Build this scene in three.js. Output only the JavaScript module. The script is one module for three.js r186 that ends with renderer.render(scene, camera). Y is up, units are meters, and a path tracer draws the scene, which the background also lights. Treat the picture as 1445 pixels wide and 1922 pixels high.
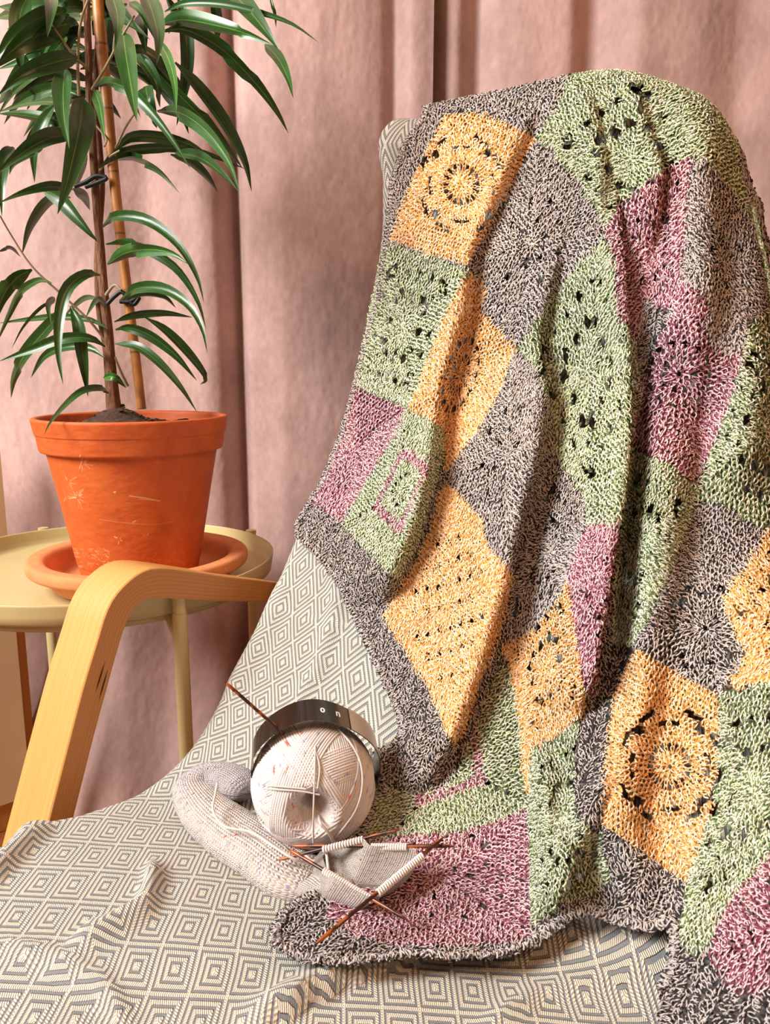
import * as THREE from 'three';
import { mergeGeometries, mergeVertices, toCreasedNormals } from 'three/addons/utils/BufferGeometryUtils.js';
import { RectAreaLightUniformsLib } from 'three/addons/lights/RectAreaLightUniformsLib.js';

// ------------------------------------------------------------------ camera, sky, lights, exposure
const scene = new THREE.Scene();
const CAM = new THREE.Vector3(0, 0.777, 0), PITCH = THREE.MathUtils.degToRad(10.6), FOC = 1500, PW = 1445, PH = 1922;
const camera = new THREE.PerspectiveCamera(2 * Math.atan(PH / 2 / FOC) * 180 / Math.PI, PW / PH, 0.02, 60);
camera.position.copy(CAM);
camera.rotation.set(-PITCH, 0, 0);
camera.focus = 0.8; camera.userData.fStop = 22;
const renderer = new THREE.WebGLRenderer({ antialias: true });
renderer.toneMapping = THREE.LinearToneMapping;
renderer.toneMappingExposure = 1.0;
renderer.shadowMap.enabled = true;
scene.background = new THREE.Color(0.75, 0.85, 1.0);
RectAreaLightUniformsLib.init();
const WIN = { x: -1.68, y: 1.84, z: -0.0, w: 0.8, h: 0.95 };            // unseen window in the left wall, placed to light the chair from the left
const daylight = new THREE.RectAreaLight(new THREE.Color(1.0, 0.97, 0.93), 43, WIN.w, WIN.h);
daylight.position.set(WIN.x + 0.03, WIN.y, WIN.z);
daylight.lookAt(0.1, 0.6, -0.8);
scene.add(daylight);
const LAMP = { x: 0.75, y: 2.05, z: 0.55 };                             // unseen ceiling lamp, out of view, placed to warm the shadows
const warm = new THREE.PointLight(new THREE.Color(1.0, 0.56, 0.28), 2.5, 0, 2);
warm.position.set(LAMP.x, LAMP.y, LAMP.z); warm.castShadow = true; warm.shadow.radius = 5;
scene.add(warm);

// ------------------------------------------------------------------ helpers
const V = (x, y, z) => new THREE.Vector3(x, y, z);
function rng(seed) { let a = seed >>> 0; return () => { a = (a + 0x6d2b79f5) | 0; let t = Math.imul(a ^ (a >>> 15), 1 | a); t = (t + Math.imul(t ^ (t >>> 7), 61 | t)) ^ t; return ((t ^ (t >>> 14)) >>> 0) / 4294967296; }; }
const clamp = (x, a, b) => Math.min(b, Math.max(a, x)), lerp = (a, b, t) => a + (b - a) * t;
const sstep = (a, b, x) => { const t = clamp((x - a) / (b - a), 0, 1); return t * t * (3 - 2 * t); };
const hash = (x, y) => { let h = Math.imul(x | 0, 374761393) + Math.imul(y | 0, 668265263); h = Math.imul(h ^ (h >>> 13), 1274126177); return ((h ^ (h >>> 16)) >>> 0) / 4294967296; };
function vnoise(x, y, p = 0) {                                        // value noise, tiling every p cells when p > 0
  const i = Math.floor(x), j = Math.floor(y), fx = x - i, fy = y - j, w = (n) => (p ? ((n % p) + p) % p : n);
  const u = fx * fx * (3 - 2 * fx), v = fy * fy * (3 - 2 * fy);
  return lerp(lerp(hash(w(i), w(j)), hash(w(i + 1), w(j)), u), lerp(hash(w(i), w(j + 1)), hash(w(i + 1), w(j + 1)), u), v);
}
const fbm = (x, y, p = 0) => (vnoise(x, y, p) * 4 + vnoise(x * 2, y * 2, p * 2) * 2 + vnoise(x * 4, y * 4, p * 4)) / 7;
function tex(w, h, fn, srgb = true, rx = 1, ry = 1) {
  const d = new Uint8Array(w * h * 4);
  for (let y = 0; y < h; y++) for (let x = 0; x < w; x++) {
    const c = fn((x + 0.5) / w, (y + 0.5) / h), k = (y * w + x) * 4;
    if (typeof c === 'number') d[k] = d[k + 1] = d[k + 2] = clamp(c, 0, 1) * 255; else for (let q = 0; q < 3; q++) d[k + q] = clamp(c[q], 0, 1) * 255;
    d[k + 3] = 255;
  }
  const t = new THREE.DataTexture(d, w, h); t.wrapS = t.wrapT = THREE.RepeatWrapping; t.magFilter = THREE.LinearFilter; t.minFilter = THREE.LinearMipmapLinearFilter; t.generateMipmaps = true;
  if (srgb) t.colorSpace = THREE.SRGBColorSpace;
  t.repeat.set(rx, ry); t.needsUpdate = true; return t;
}
const mat = (o) => new THREE.MeshStandardMaterial({ roughness: 0.8, side: THREE.DoubleSide, ...o });
const phys = (o) => new THREE.MeshPhysicalMaterial({ roughness: 0.8, side: THREE.DoubleSide, ...o });
const used = {};
function numbered(n) { const k = used[n] = (used[n] ?? -1) + 1; return k ? n + '_' + String(k).padStart(3, '0') : n; }
function tag(o, label, category, group) { o.userData.label = label; if (category) o.userData.category = category; if (group) o.userData.group = group; return o; }
function thing(name, label, category, group) { const g = new THREE.Group(); g.name = numbered(name); tag(g, label, category, group); scene.add(g); return g; }
function part(name, geo, material, parent) { const m = new THREE.Mesh(geo, material); m.name = name; m.castShadow = m.receiveShadow = true; parent.add(m); return m; }
function struct(name, geo, material) { const m = part(name, geo, material, scene); m.userData.kind = 'structure'; return m; }
function seat(group, p) { group.position.copy(p); for (const c of group.children) c.position.sub(p); return group; }   // puts a thing's origin at its base
const box = (w, h, d, x = 0, y = 0, z = 0) => new THREE.BoxGeometry(w, h, d).translate(x, y, z);
// a photograph position as a direction and as a point at a distance
const sinP = Math.sin(PITCH), cosP = Math.cos(PITCH);
function proj(p) { const y = p.y - CAM.y, fw = -y * sinP - p.z * cosP, up = y * cosP - p.z * sinP; return [PW / 2 + FOC * p.x / fw, PH / 2 - FOC * up / fw, fw]; }
function dir(px, py) { const a = (px - PW / 2) / FOC, b = -(py - PH / 2) / FOC; return V(a, -sinP + b * cosP, -cosP - b * sinP); }
const at = (px, py, depth) => dir(px, py).multiplyScalar(depth).add(CAM);
function gridGeo(nu, nv, pos, uv, col) {                              // (nu+1) x (nv+1) sheet
  const P = new Float32Array((nu + 1) * (nv + 1) * 3), U = new Float32Array((nu + 1) * (nv + 1) * 2), C = col && new Float32Array((nu + 1) * (nv + 1) * 3), I = [];
  for (let j = 0; j <= nv; j++) for (let i = 0; i <= nu; i++) {
    const k = j * (nu + 1) + i, p = pos(i / nu, j / nv); P.set([p.x, p.y, p.z], k * 3); U.set(uv ? uv(i / nu, j / nv) : [i / nu, j / nv], k * 2);
    if (col) C.set(col(i / nu, j / nv), k * 3);
    if (i < nu && j < nv) I.push(k, k + 1, k + nu + 2, k, k + nu + 2, k + nu + 1);
  }
  const g = new THREE.BufferGeometry(); g.setAttribute('position', new THREE.BufferAttribute(P, 3)); g.setAttribute('uv', new THREE.BufferAttribute(U, 2));
  if (col) g.setAttribute('color', new THREE.BufferAttribute(C, 3));
  g.setIndex(I); g.computeVertexNormals(); return g;
}
const spline = (pts, closed = false) => new THREE.CatmullRomCurve3(pts, closed, 'centripetal');
function tube(pts, r, seg = 40, sides = 8, closed = false) { return new THREE.TubeGeometry(spline(pts, closed), seg, r, sides, closed); }
function taperTube(pts, rf, seg = 40, sides = 8) {
  const c = spline(pts), fr = c.computeFrenetFrames(seg, false), P = [];
  for (let i = 0; i <= seg; i++) P.push(c.getPointAt(i / seg));
  return gridGeo(sides, seg, (a, b) => { const i = Math.round(b * seg), th = a * Math.PI * 2, r = typeof rf === 'function' ? rf(b, a) : rf; return P[i].clone().addScaledVector(fr.normals[i], r * Math.cos(th)).addScaledVector(fr.binormals[i], r * Math.sin(th)); });
}
function lathe(pts, seg = 96) { return new THREE.LatheGeometry(pts.map(([x, y]) => new THREE.Vector2(x, y)), seg); }
function bevelProfile(pts, r = 0.003, n = 4) {                        // rounds the corners of a lathe profile
  const out = [pts[0]];
  for (let i = 1; i < pts.length - 1; i++) {
    const a = new THREE.Vector2(...pts[i - 1]), b = new THREE.Vector2(...pts[i]), c = new THREE.Vector2(...pts[i + 1]);
    const k = Math.min(pts[i][2] ?? r, a.distanceTo(b) * 0.45, b.distanceTo(c) * 0.45), p = b.clone().add(a.clone().sub(b).setLength(k)), q = b.clone().add(c.clone().sub(b).setLength(k));
    for (let j = 0; j <= n; j++) { const t = j / n; out.push([(1 - t) ** 2 * p.x + 2 * t * (1 - t) * b.x + t * t * q.x, (1 - t) ** 2 * p.y + 2 * t * (1 - t) * b.y + t * t * q.y]); }
  }
  out.push(pts[pts.length - 1]); return out;
}
function table1(rows, y) {                                            // piecewise-linear look-up, smoothed between rows
  if (y <= rows[0][0]) return rows[0].slice(1); const n = rows.length; if (y >= rows[n - 1][0]) return rows[n - 1].slice(1);
  let i = 0; while (rows[i + 1][0] < y) i++;
  const t = (y - rows[i][0]) / (rows[i + 1][0] - rows[i][0]); return rows[i].slice(1).map((v, k) => lerp(v, rows[i + 1][k + 1], t));
}
function inPoly(x, y, P) { let c = false; for (let i = 0, j = P.length - 1; i < P.length; j = i++) { const [xi, yi] = P[i], [xj, yj] = P[j]; if ((yi > y) !== (yj > y) && x < (xj - xi) * (y - yi) / (yj - yi) + xi) c = !c; } return c; }

// ------------------------------------------------------------------ the room
const wallMat = mat({ color: new THREE.Color(0.36, 0.28, 0.22), roughness: 0.95, bumpMap: tex(256, 256, (u, v) => fbm(u * 32, v * 32, 32), false, 3, 3), bumpScale: 0.001 });
const floorMat = mat({ color: new THREE.Color(0.75, 0.6, 0.5), roughness: 0.5, map: tex(512, 512, (u, v) => { const n = fbm(u * 4, v * 60, 4), s = 0.8 + 0.3 * n; return [0.62 * s, 0.38 * s, 0.2 * s]; }) });
{
  const L = -1.75, Rr = 1.9, F0 = 1.7, B = -1.62, H = 2.45, T = 0.12;
  const fl = struct('floor', box(Rr - L + 2 * T, 0.1, F0 - B + 2 * T, (L + Rr) / 2, -0.1, (F0 + B) / 2), mat({ color: new THREE.Color(0.1, 0.06, 0.04) }));
  // floorboards that can be told apart
  const bg = box(0.118, 0.05, F0 - B, 0, -0.025, (F0 + B) / 2); { const uv = bg.attributes.uv; for (let i = 0; i < uv.count; i++) uv.setXY(i, uv.getX(i) * 0.3, uv.getY(i) * 3); }
  for (let x = L + 0.06; x < Rr; x += 0.12) { const b = part('floorboard', bg, floorMat, fl); b.position.set(x, 0, 0); }
  struct('ceiling', box(Rr - L + 2 * T, T, F0 - B + 2 * T, (L + Rr) / 2, H + T / 2, (F0 + B) / 2), wallMat);
  struct('wall_back', box(Rr - L + 2 * T, H, T, (L + Rr) / 2, H / 2, B - T / 2), wallMat);
  struct('wall_front', box(Rr - L + 2 * T, H, T, (L + Rr) / 2, H / 2, F0 + T / 2), wallMat);
  struct('wall_right', box(T, H, F0 - B, Rr + T / 2, H / 2, (F0 + B) / 2), wallMat);
  const z0 = WIN.z - WIN.w / 2, z1 = WIN.z + WIN.w / 2, y0 = WIN.y - WIN.h / 2, y1 = WIN.y + WIN.h / 2, wx = L - T / 2;
  struct('wall_left', mergeGeometries([box(T, H, z0 - B, wx, H / 2, (z0 + B) / 2), box(T, H, F0 - z1, wx, H / 2, (F0 + z1) / 2), box(T, y0, WIN.w, wx, y0 / 2, WIN.z), box(T, H - y1, WIN.w, wx, (H + y1) / 2, WIN.z)]), wallMat);
  const w = struct('unseen_window_1', mergeGeometries([box(0.05, 0.05, WIN.w, wx, y0 + 0.025, WIN.z), box(0.05, 0.05, WIN.w, wx, y1 - 0.025, WIN.z), box(0.05, WIN.h, 0.05, wx, WIN.y, z0 + 0.025), box(0.05, WIN.h, 0.05, wx, WIN.y, z1 - 0.025)]), mat({ color: 0xeeeae2, roughness: 0.4 }));  // unseen window frame, out of view, set around the daylight panel
  part('pane', box(0.004, WIN.h - 0.1, WIN.w - 0.1, wx, WIN.y, WIN.z), phys({ transmission: 1, thickness: 0, roughness: 0.02, color: 0xffffff }), w);
}
{
  const g = thing('unseen_pendant_lamp', 'unseen round white glass pendant lamp, out of view, warming the shadows', 'lamp');  // lamp body is out of view; its glow warms the shaded sides
  part('globe', new THREE.SphereGeometry(0.09, 32, 20).translate(LAMP.x, LAMP.y, LAMP.z), mat({ color: 0xfff0dd, emissive: new THREE.Color(1, 0.6, 0.32), emissiveIntensity: 2 }), g);
  part('cord', new THREE.CylinderGeometry(0.004, 0.004, 2.45 - LAMP.y - 0.085, 8).translate(LAMP.x, (2.45 + LAMP.y + 0.085) / 2, LAMP.z), mat({ color: 0x222222 }), g);
  seat(g, V(LAMP.x, LAMP.y, LAMP.z));
}

// ------------------------------------------------------------------ curtains
const CZ = -1.37;
const napBump = tex(512, 512, (u, v) => 0.6 * fbm(u * 90, v * 90, 90) + 0.4 * fbm(u * 14, v * 14, 14), false);
const napColor = tex(1024, 1024, (u, v) => { const a = fbm(u * 7 + 3, v * 7, 7), b = fbm(u * 160, v * 160, 160), c = fbm(u * 20 + 9, v * 20 + 5, 20); const s = 0.86 + 0.2 * (a - 0.5) + 0.14 * (c - 0.5) + 0.08 * (b - 0.5); return [s, s * 0.985, s * 0.985]; });
const velvet = phys({ color: new THREE.Color(0.66, 0.46, 0.42), map: napColor, roughness: 0.75, sheen: 0.7, sheenRoughness: 0.4, sheenColor: new THREE.Color(0.85, 0.68, 0.66), bumpMap: napBump, bumpScale: 0.002, specularIntensity: 0.25 });
function curtain(label, rows, x0, x1, off) {
  const X = (px) => (px - PW / 2) / FOC * (-CZ);
  const rws = rows.map(([a, b]) => [X(a), b]), n = 420;
  const g0 = (x) => { let s = 0; for (let k = -3; k <= 3; k++) s += table1(rws, x + k * 0.0045)[0] * (4 - Math.abs(k)); return s / 16; };
  const place = (a, b) => {
    const x = lerp(x0, x1, a), y = lerp(0.012, 2.38, b), sway = 0.012 * (vnoise(x * 5 + 7, y * 1.3) - 0.5) * 2;
    const flare = sstep(0.35, 0.0, y), z = CZ + off + g0(x + sway * 0.6) * (1 + 0.3 * flare) + 0.006 * fbm(x * 9, y * 4) + flare * 0.05 * fbm(x * 6 + 4, 2) + flare * flare * 0.05;
    return V(x + sway * 0.5, y, z);
  };
  const m = part('curtain', gridGeo(n, 60, place, (a, b) => [lerp(x0, x1, a) / 0.9, lerp(0, 2.4, b) / 1.5]), velvet, scene);
  m.name = numbered('curtain'); tag(m, label, 'curtain'); return m;
}
curtain('dusty pink velvet curtain panel behind the potted plant and side table', [[-1200, 0], [-900, 0.05], [-600, 0], [-330, 0.04], [-150, 0], [0, 0.03], [120, 0.045], [230, 0.035], [300, 0.005], [400, 0.012], [428, 0.0], [444, -0.055], [456, -0.055], [468, 0.022], [540, 0.042], [610, 0.036], [680, 0.02], [725, 0.005], [742, -0.03], [752, 0.028], [775, 0.036], [803, 0.03]], -2.3 * 0.7, (803 - 722.5) / 1500 * 1.37, 0);
curtain('dusty pink velvet curtain panel behind the blanket-covered chair back', [[780, -0.005], [806, 0.0], [820, 0.02], [850, 0.028], [872, 0.0], [885, -0.01], [905, 0.03], [960, 0.04], [1040, 0.035], [1068, 0.005], [1085, 0.008], [1150, 0.04], [1260, 0.03], [1330, 0.012], [1420, 0.035], [1540, 0.01], [1700, 0.045], [1950, 0], [2200, 0.04], [2500, 0]], (785 - 722.5) / 1500 * 1.37, 1.62, -0.012);

// ------------------------------------------------------------------ cabinet at the left edge
{
  const g = thing('cabinet', 'cream panelled wooden cabinet at the left edge behind the yellow table', 'cabinet');
  const cream = mat({ color: 0xffffff, map: tex(256, 256, (u, v) => { const n = fbm(u * 6, v * 6, 6), s = 0.92 + 0.12 * n; return [0.90 * s, 0.78 * s, 0.60 * s]; }), roughness: 0.7 });
  const wood = mat({ color: 0xffffff, map: tex(256, 512, (u, v) => { const n = fbm(u * 40, v * 3, 0); return [0.72 + 0.12 * n, 0.46 + 0.12 * n, 0.2 + 0.08 * n]; }), roughness: 0.5 });
  const c = at(27, 1190, 1.32), ang = 0.75;
  const R = new THREE.Matrix4().makeRotationY(ang).setPosition(c.x, 0, c.z);
  part('side_panel', box(0.3, 0.60, 0.02, -0.15, 0.05 + 0.3, 0).applyMatrix4(R), cream, g);
  part('back_board', box(0.03, 0.42, 0.012, 0.006, 0.04 + 0.21, -0.02).applyMatrix4(R), wood, g);
  part('plinth', box(0.3, 0.048, 0.03, -0.155, 0.025, -0.01).applyMatrix4(R), wood, g);
  seat(g, V(c.x, 0, c.z));
}

// ------------------------------------------------------------------ the armchair's own axes: f forward, s to its left arm's other side, u up
const YAW = THREE.MathUtils.degToRad(35), FW = V(-Math.sin(YAW), 0, Math.cos(YAW)), RT = V(Math.cos(YAW), 0, Math.sin(YAW)), UP = V(0, 1, 0);
const P1 = at(715, 240, 1.0); P1.copy(dir(715, 240)).multiplyScalar(1.05 / -dir(715, 240).z).add(CAM); P1.y = 0;
const chair = (f, s, u) => P1.clone().addScaledVector(FW, f).addScaledVector(RT, s).addScaledVector(UP, u);
// side profile of cushion under the throw
const PROF = [[-0.095, 0.62], [-0.1, 0.8], [-0.1, 0.98], [-0.09, 1.035], [-0.055, 1.066], [-0.02, 1.062], [-0.002, 1.035], [0.003, 0.99], [0.005, 0.93], [0.029, 0.855], [0.063, 0.745], [0.12, 0.643], [0.172, 0.58], [0.224, 0.512], [0.293, 0.434], [0.35, 0.385], [0.41, 0.368], [0.473, 0.376], [0.548, 0.386], [0.65, 0.392], [0.78, 0.39], [0.84, 0.365], [0.86, 0.31], [0.86, 0.16]];
const pc = spline(PROF.map(([f, u]) => V(f, u, 0))); pc.arcLengthDivisions = 600;
const TL = pc.getLength(), NP = 800, pp = pc.getSpacedPoints(NP);
const prof = (t) => { const x = clamp(t / TL, 0, 1) * NP, i = Math.min(NP - 1, Math.floor(x)); return pp[i].clone().lerp(pp[i + 1], x - i); };
const rightEdge = (u, f) => (f > 0.4 ? 0.60 : table1([[0.3, 0.6], [0.45, 0.58], [0.6, 0.51], [0.75, 0.47], [0.9, 0.43], [1.0, 0.41], [1.1, 0.4]], u)[0]);
function base(s, t, off = 0) {                                       // cushion surface, plus an offset along its normal
  const p = prof(t), a = prof(t - 0.004), b = prof(t + 0.004), tx = b.x - a.x, ty = b.y - a.y, l = Math.hypot(tx, ty) || 1;
  let nf = -ty / l, nu = tx / l;                                     // normal in the (f,u) plane, out of the cushion
  const sr = rightEdge(p.y, p.x), rl = 0.018, rr = 0.05;
  let lat = s, dep = 0, ns = 0, nn = 1;
  if (s < rl) { const d = rl - s, an = Math.min(d / rl, Math.PI / 2), ex = clamp(d - rl * Math.PI / 2, 0, 0.03); lat = rl - rl * Math.sin(an); dep = -rl * (1 - Math.cos(an)) - ex; ns = -Math.sin(an); nn = Math.cos(an); }
  else if (s > sr - rr) { const d = s - (sr - rr), an = Math.min(d / rr, Math.PI / 2), ex = clamp(d - rr * Math.PI / 2, 0, 0.015); lat = sr - rr + rr * Math.sin(an); dep = -rr * (1 - Math.cos(an)) - ex; ns = Math.sin(an); nn = Math.cos(an); }
  const q = off * nn + dep, drop = 3.2 * Math.max(0, lat - 0.25) ** 2 * sstep(0.68, 1.0, p.y);
  return chair(p.x + nf * q, lat + ns * off, p.y + nu * q - drop);
}
// folds: crest x as a function of photograph height, and free crease lines
const FOLDS = [
  { wl: 130, wr: 28, rows: [[215, 1010, 0], [260, 985, 0.012], [400, 925, 0.018], [500, 884, 0.022], [600, 872, 0.026], [740, 832, 0.03], [900, 810, 0.036], [1000, 785, 0.036], [1090, 748, 0.026], [1150, 725, 0]] },
  { wl: 120, wr: 26, rows: [[300, 1080, 0], [450, 1060, 0.006], [640, 1008, 0.02], [760, 1020, 0.03], [880, 1000, 0.036], [1000, 966, 0.038], [1100, 945, 0.04], [1230, 905, 0.036], [1380, 857, 0.03], [1470, 815, 0.012], [1500, 800, 0]] },
  { wl: 110, wr: 20, rows: [[330, 1150, 0], [430, 1160, 0.014], [560, 1165, 0.022], [700, 1172, 0.03], [850, 1160, 0.046], [950, 1145, 0.052], [1080, 1120, 0.054], [1250, 1100, 0.042], [1340, 1086, 0.012], [1420, 1080, 0]] },
  { wl: 26, wr: 130, rows: [[420, 1270, 0], [560, 1262, 0.012], [700, 1248, 0.02], [850, 1225, 0.034], [1000, 1205, 0.04], [1150, 1195, 0.032], [1300, 1190, 0.01], [1400, 1185, 0]] },
  { wl: 45, wr: 30, rows: [[165, 1090, 0], [230, 1110, 0.01], [330, 1130, 0.012], [420, 1120, 0.006], [500, 1100, 0]] },
  { wl: 60, wr: 28, rows: [[165, 1190, 0], [230, 1200, 0.01], [330, 1232, 0.018], [420, 1225, 0.014], [520, 1205, 0]] },
  { wl: 50, wr: 60, rows: [[190, 1290, 0], [300, 1300, 0.014], [430, 1300, 0.016], [560, 1300, 0.014], [700, 1300, 0.006], [800, 1300, 0]] },
  { wl: 70, wr: 60, rows: [[360, 1400, 0], [480, 1400, 0.012], [650, 1392, 0.014], [850, 1372, 0.014], [1000, 1350, 0]] },
  { wl: 60, wr: 40, rows: [[1330, 1130, 0], [1400, 1120, 0.014], [1500, 1110, 0.022], [1580, 1090, 0.02], [1680, 1050, 0.02], [1760, 1000, 0]] },
  { wl: 40, wr: 50, rows: [[1380, 1010, 0], [1480, 1025, 0.014], [1600, 1035, 0.018], [1700, 1040, 0.014], [1760, 1040, 0]] },
  { wl: 60, wr: 90, rows: [[1190, 1190, 0], [1300, 1180, 0.016], [1450, 1160, 0.022], [1560, 1150, 0.02], [1660, 1180, 0.012], [1740, 1200, 0]] },
];
const bell = (x) => (x >= 1 ? 0 : 0.5 + 0.5 * Math.cos(Math.PI * x));
function foldAt(px, py) {
  let d = 0;
  for (const F of FOLDS) { const r = F.rows; if (py < r[0][0] || py > r[r.length - 1][0]) continue; const [xc, a] = table1(r, py), dx = px - xc; d += 1.3 * a * bell(dx < 0 ? -dx / F.wl : dx / F.wr); }
  return d;
}
const CREASES = [                                                     // [points, height, width on the left of the way, width on the right]
  { p: [[285, 1610], [275, 1670], [262, 1712], [190, 1752], [110, 1790]], a: 0.011, l: 45, r: 12 },
  { p: [[455, 1470], [462, 1510], [450, 1560]], a: 0.005, l: 14, r: 25 },
  { p: [[440, 1960], [560, 1895], [640, 1852], [800, 1798], [900, 1790]], a: 0.013, l: 70, r: 14 },
  { p: [[160, 1506], [90, 1545], [20, 1610], [-60, 1700]], a: 0.011, l: 30, r: 18 },
  { p: [[600, 1040], [640, 1110], [622, 1190], [596, 1270], [540, 1350]], a: 0.005, l: 22, r: 24 },
  { p: [[545, 1080], [500, 1190], [420, 1330]], a: 0.004, l: 25, r: 25 },
  { p: [[-40, 1780], [90, 1800], [190, 1850], [260, 1960]], a: 0.005, l: 25, r: 40 },
  { p: [[600, 1830], [660, 1790], [520, 1740]], a: 0.003, l: 30, r: 30 },
  { p: [[880, 1960], [1000, 1880], [1160, 1840], [1260, 1790]], a: 0.005, l: 40, r: 24 },
];
function creaseAt(px, py) {
  let h = 0;
  for (const c of CREASES) {
    let best = 1e9, side = 1, along = 0; const n = c.p.length - 1;
    for (let i = 0; i < n; i++) {
      const [ax, ay] = c.p[i], [bx, by] = c.p[i + 1], dx = bx - ax, dy = by - ay, t = clamp(((px - ax) * dx + (py - ay) * dy) / (dx * dx + dy * dy), 0, 1);
      const ex = px - ax - dx * t, ey = py - ay - dy * t, d = Math.hypot(ex, ey); if (d < best) { best = d; side = dx * ey - dy * ex > 0 ? 1 : -1; along = (i + t) / n; }
    }
    h += c.a * bell(best / (side < 0 ? c.l : c.r)) * sstep(0, 0.2, along) * sstep(1, 0.8, along);
  }
  return h;
}
const LEAN0 = V(-0.05, 0.15, 0.85).normalize(), LEAN1 = V(-0.05, 0.55, 0.7).normalize();       // folds stand out towards the room, upwards on the seat
const throwDisp = (px, py, s, t) => creaseAt(px, py) + 0.0035 * (fbm(s * 14 + 3, t * 10) - 0.5) + 0.004 + 0.012 * bell(Math.hypot(px - 720, py - 255) / 90);
const blanketDisp = (px, py, s, t) => 0.016 + 0.004 * (fbm(s * 22, t * 18 + 7) - 0.5);
const blanketLean = (px, py) => foldAt(px, py) + 0.055 * sstep(1230, 1440, px) * sstep(1000, 1250, py) + 0.012 * Math.max(0, Math.sin((px - 1000) / 45)) * bell(Math.abs(py - 1725) / 60) * sstep(990, 1030, px) * sstep(1290, 1250, px) + 0.004 * sstep(1400, 1700, py);
class Cloth {                                                         // a displaced sheet over the cushion, kept on a grid
  constructor(s0, s1, t0, t1, step, disp, lean) {
    this.s0 = s0; this.t0 = t0; this.ns = Math.round((s1 - s0) / step); this.nt = Math.round((t1 - t0) / step); this.ds = (s1 - s0) / this.ns; this.dt = (t1 - t0) / this.nt;
    const n = (this.ns + 1) * (this.nt + 1); this.P = new Float32Array(n * 3); this.Q = new Float32Array(n * 2);
    for (let j = 0; j <= this.nt; j++) for (let i = 0; i <= this.ns; i++) {
      const s = s0 + i * this.ds, t = t0 + j * this.dt, b = base(s, t), [px, py] = proj(b), p = base(s, t, disp(px, py, s, t)); if (lean) p.addScaledVector(LEAN0.clone().lerp(LEAN1, sstep(1200, 1700, py)).normalize(), lean(px, py));
      const q = proj(p), k = j * (this.ns + 1) + i;
      this.P.set([p.x, p.y, p.z], k * 3); this.Q.set([q[0], q[1]], k * 2);
    }
  }
  pos(s, t) {
    const x = clamp((s - this.s0) / this.ds, 0, this.ns - 1e-4), y = clamp((t - this.t0) / this.dt, 0, this.nt - 1e-4), i = Math.floor(x), j = Math.floor(y), fx = x - i, fy = y - j, w = this.ns + 1, P = this.P, o = [0, 0, 0];
    for (let c = 0; c < 3; c++) o[c] = lerp(lerp(P[(j * w + i) * 3 + c], P[(j * w + i + 1) * 3 + c], fx), lerp(P[((j + 1) * w + i) * 3 + c], P[((j + 1) * w + i + 1) * 3 + c], fx), fy);
    return V(...o);
  }
  normal(s, t) { const e = 0.003, a = this.pos(s + e, t).sub(this.pos(s - e, t)), b = this.pos(s, t + e).sub(this.pos(s, t - e)); return b.cross(a).normalize(); }
  raster() {                                                          // where each spot of the sheet shows in the photograph: s, t by nearest depth
    const W = PW, H = PH, Z = new Float32Array(W * H).fill(1e9), S = this.Sm = new Float32Array(W * H).fill(NaN), T = this.Tm = new Float32Array(W * H), w = this.ns + 1;
    for (let j = 0; j < this.nt; j++) for (let i = 0; i < this.ns; i++) for (const tri of [[[0, 0], [1, 0], [1, 1]], [[0, 0], [1, 1], [0, 1]]]) {
      const v = tri.map(([a, b]) => { const k = (j + b) * w + i + a; return [this.Q[k * 2], this.Q[k * 2 + 1], -(this.P[k * 3 + 1] - CAM.y) * sinP - this.P[k * 3 + 2] * cosP, this.s0 + (i + a) * this.ds, this.t0 + (j + b) * this.dt]; });
      if (v.some((q) => q[2] < 0.05)) continue;
      const [A, B, C] = v, ar = (B[0] - A[0]) * (C[1] - A[1]) - (C[0] - A[0]) * (B[1] - A[1]); if (Math.abs(ar) < 1e-6) continue;
      const x0 = Math.max(0, Math.ceil(Math.min(A[0], B[0], C[0]))), x1 = Math.min(W - 1, Math.floor(Math.max(A[0], B[0], C[0]))), y0 = Math.max(0, Math.ceil(Math.min(A[1], B[1], C[1]))), y1 = Math.min(H - 1, Math.floor(Math.max(A[1], B[1], C[1])));
      for (let y = y0; y <= y1; y++) for (let x = x0; x <= x1; x++) {
        const b = ((x - A[0]) * (C[1] - A[1]) - (C[0] - A[0]) * (y - A[1])) / ar, c = ((B[0] - A[0]) * (y - A[1]) - (x - A[0]) * (B[1] - A[1])) / ar, a = 1 - b - c; if (a < -1e-4 || b < -1e-4 || c < -1e-4) continue;
        const z = a * A[2] + b * B[2] + c * C[2], k = y * W + x; if (z < Z[k]) { Z[k] = z; S[k] = a * A[3] + b * B[3] + c * C[3]; T[k] = a * A[4] + b * B[4] + c * C[4]; }
      }
    }
    return this;
  }
  find(px, py) { const x = Math.round(px), y = Math.round(py); if (x < 0 || y < 0 || x >= PW || y >= PH) return null; const k = y * PW + x; return Number.isNaN(this.Sm[k]) ? null : [this.Sm[k], this.Tm[k]]; }
}
const T_TOP = TL * 0.0, throwCloth = new Cloth(-0.11, 0.66, 0.12, TL - 0.005, 0.006, throwDisp).raster();
const blanket = new Cloth(0.004, 0.66, 0.2, TL - 0.16, 0.003, blanketDisp, blanketLean).raster();
function onCloth(px, py, h = 0) {                                     // point that stands h above whatever cloth is seen there
  const inB = inPoly(px, py, OUTER), f = (inB && blanket.find(px, py)) || throwCloth.find(px, py), p = (inB && blanket.find(px, py) ? blanket : throwCloth).pos(...(f ?? [0.2, TL * 0.7]));
  const d = CAM.clone().sub(p), n = d.length(); return p.addScaledVector(d, h / (n * Math.max(0.35, d.y / n)));
}

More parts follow.
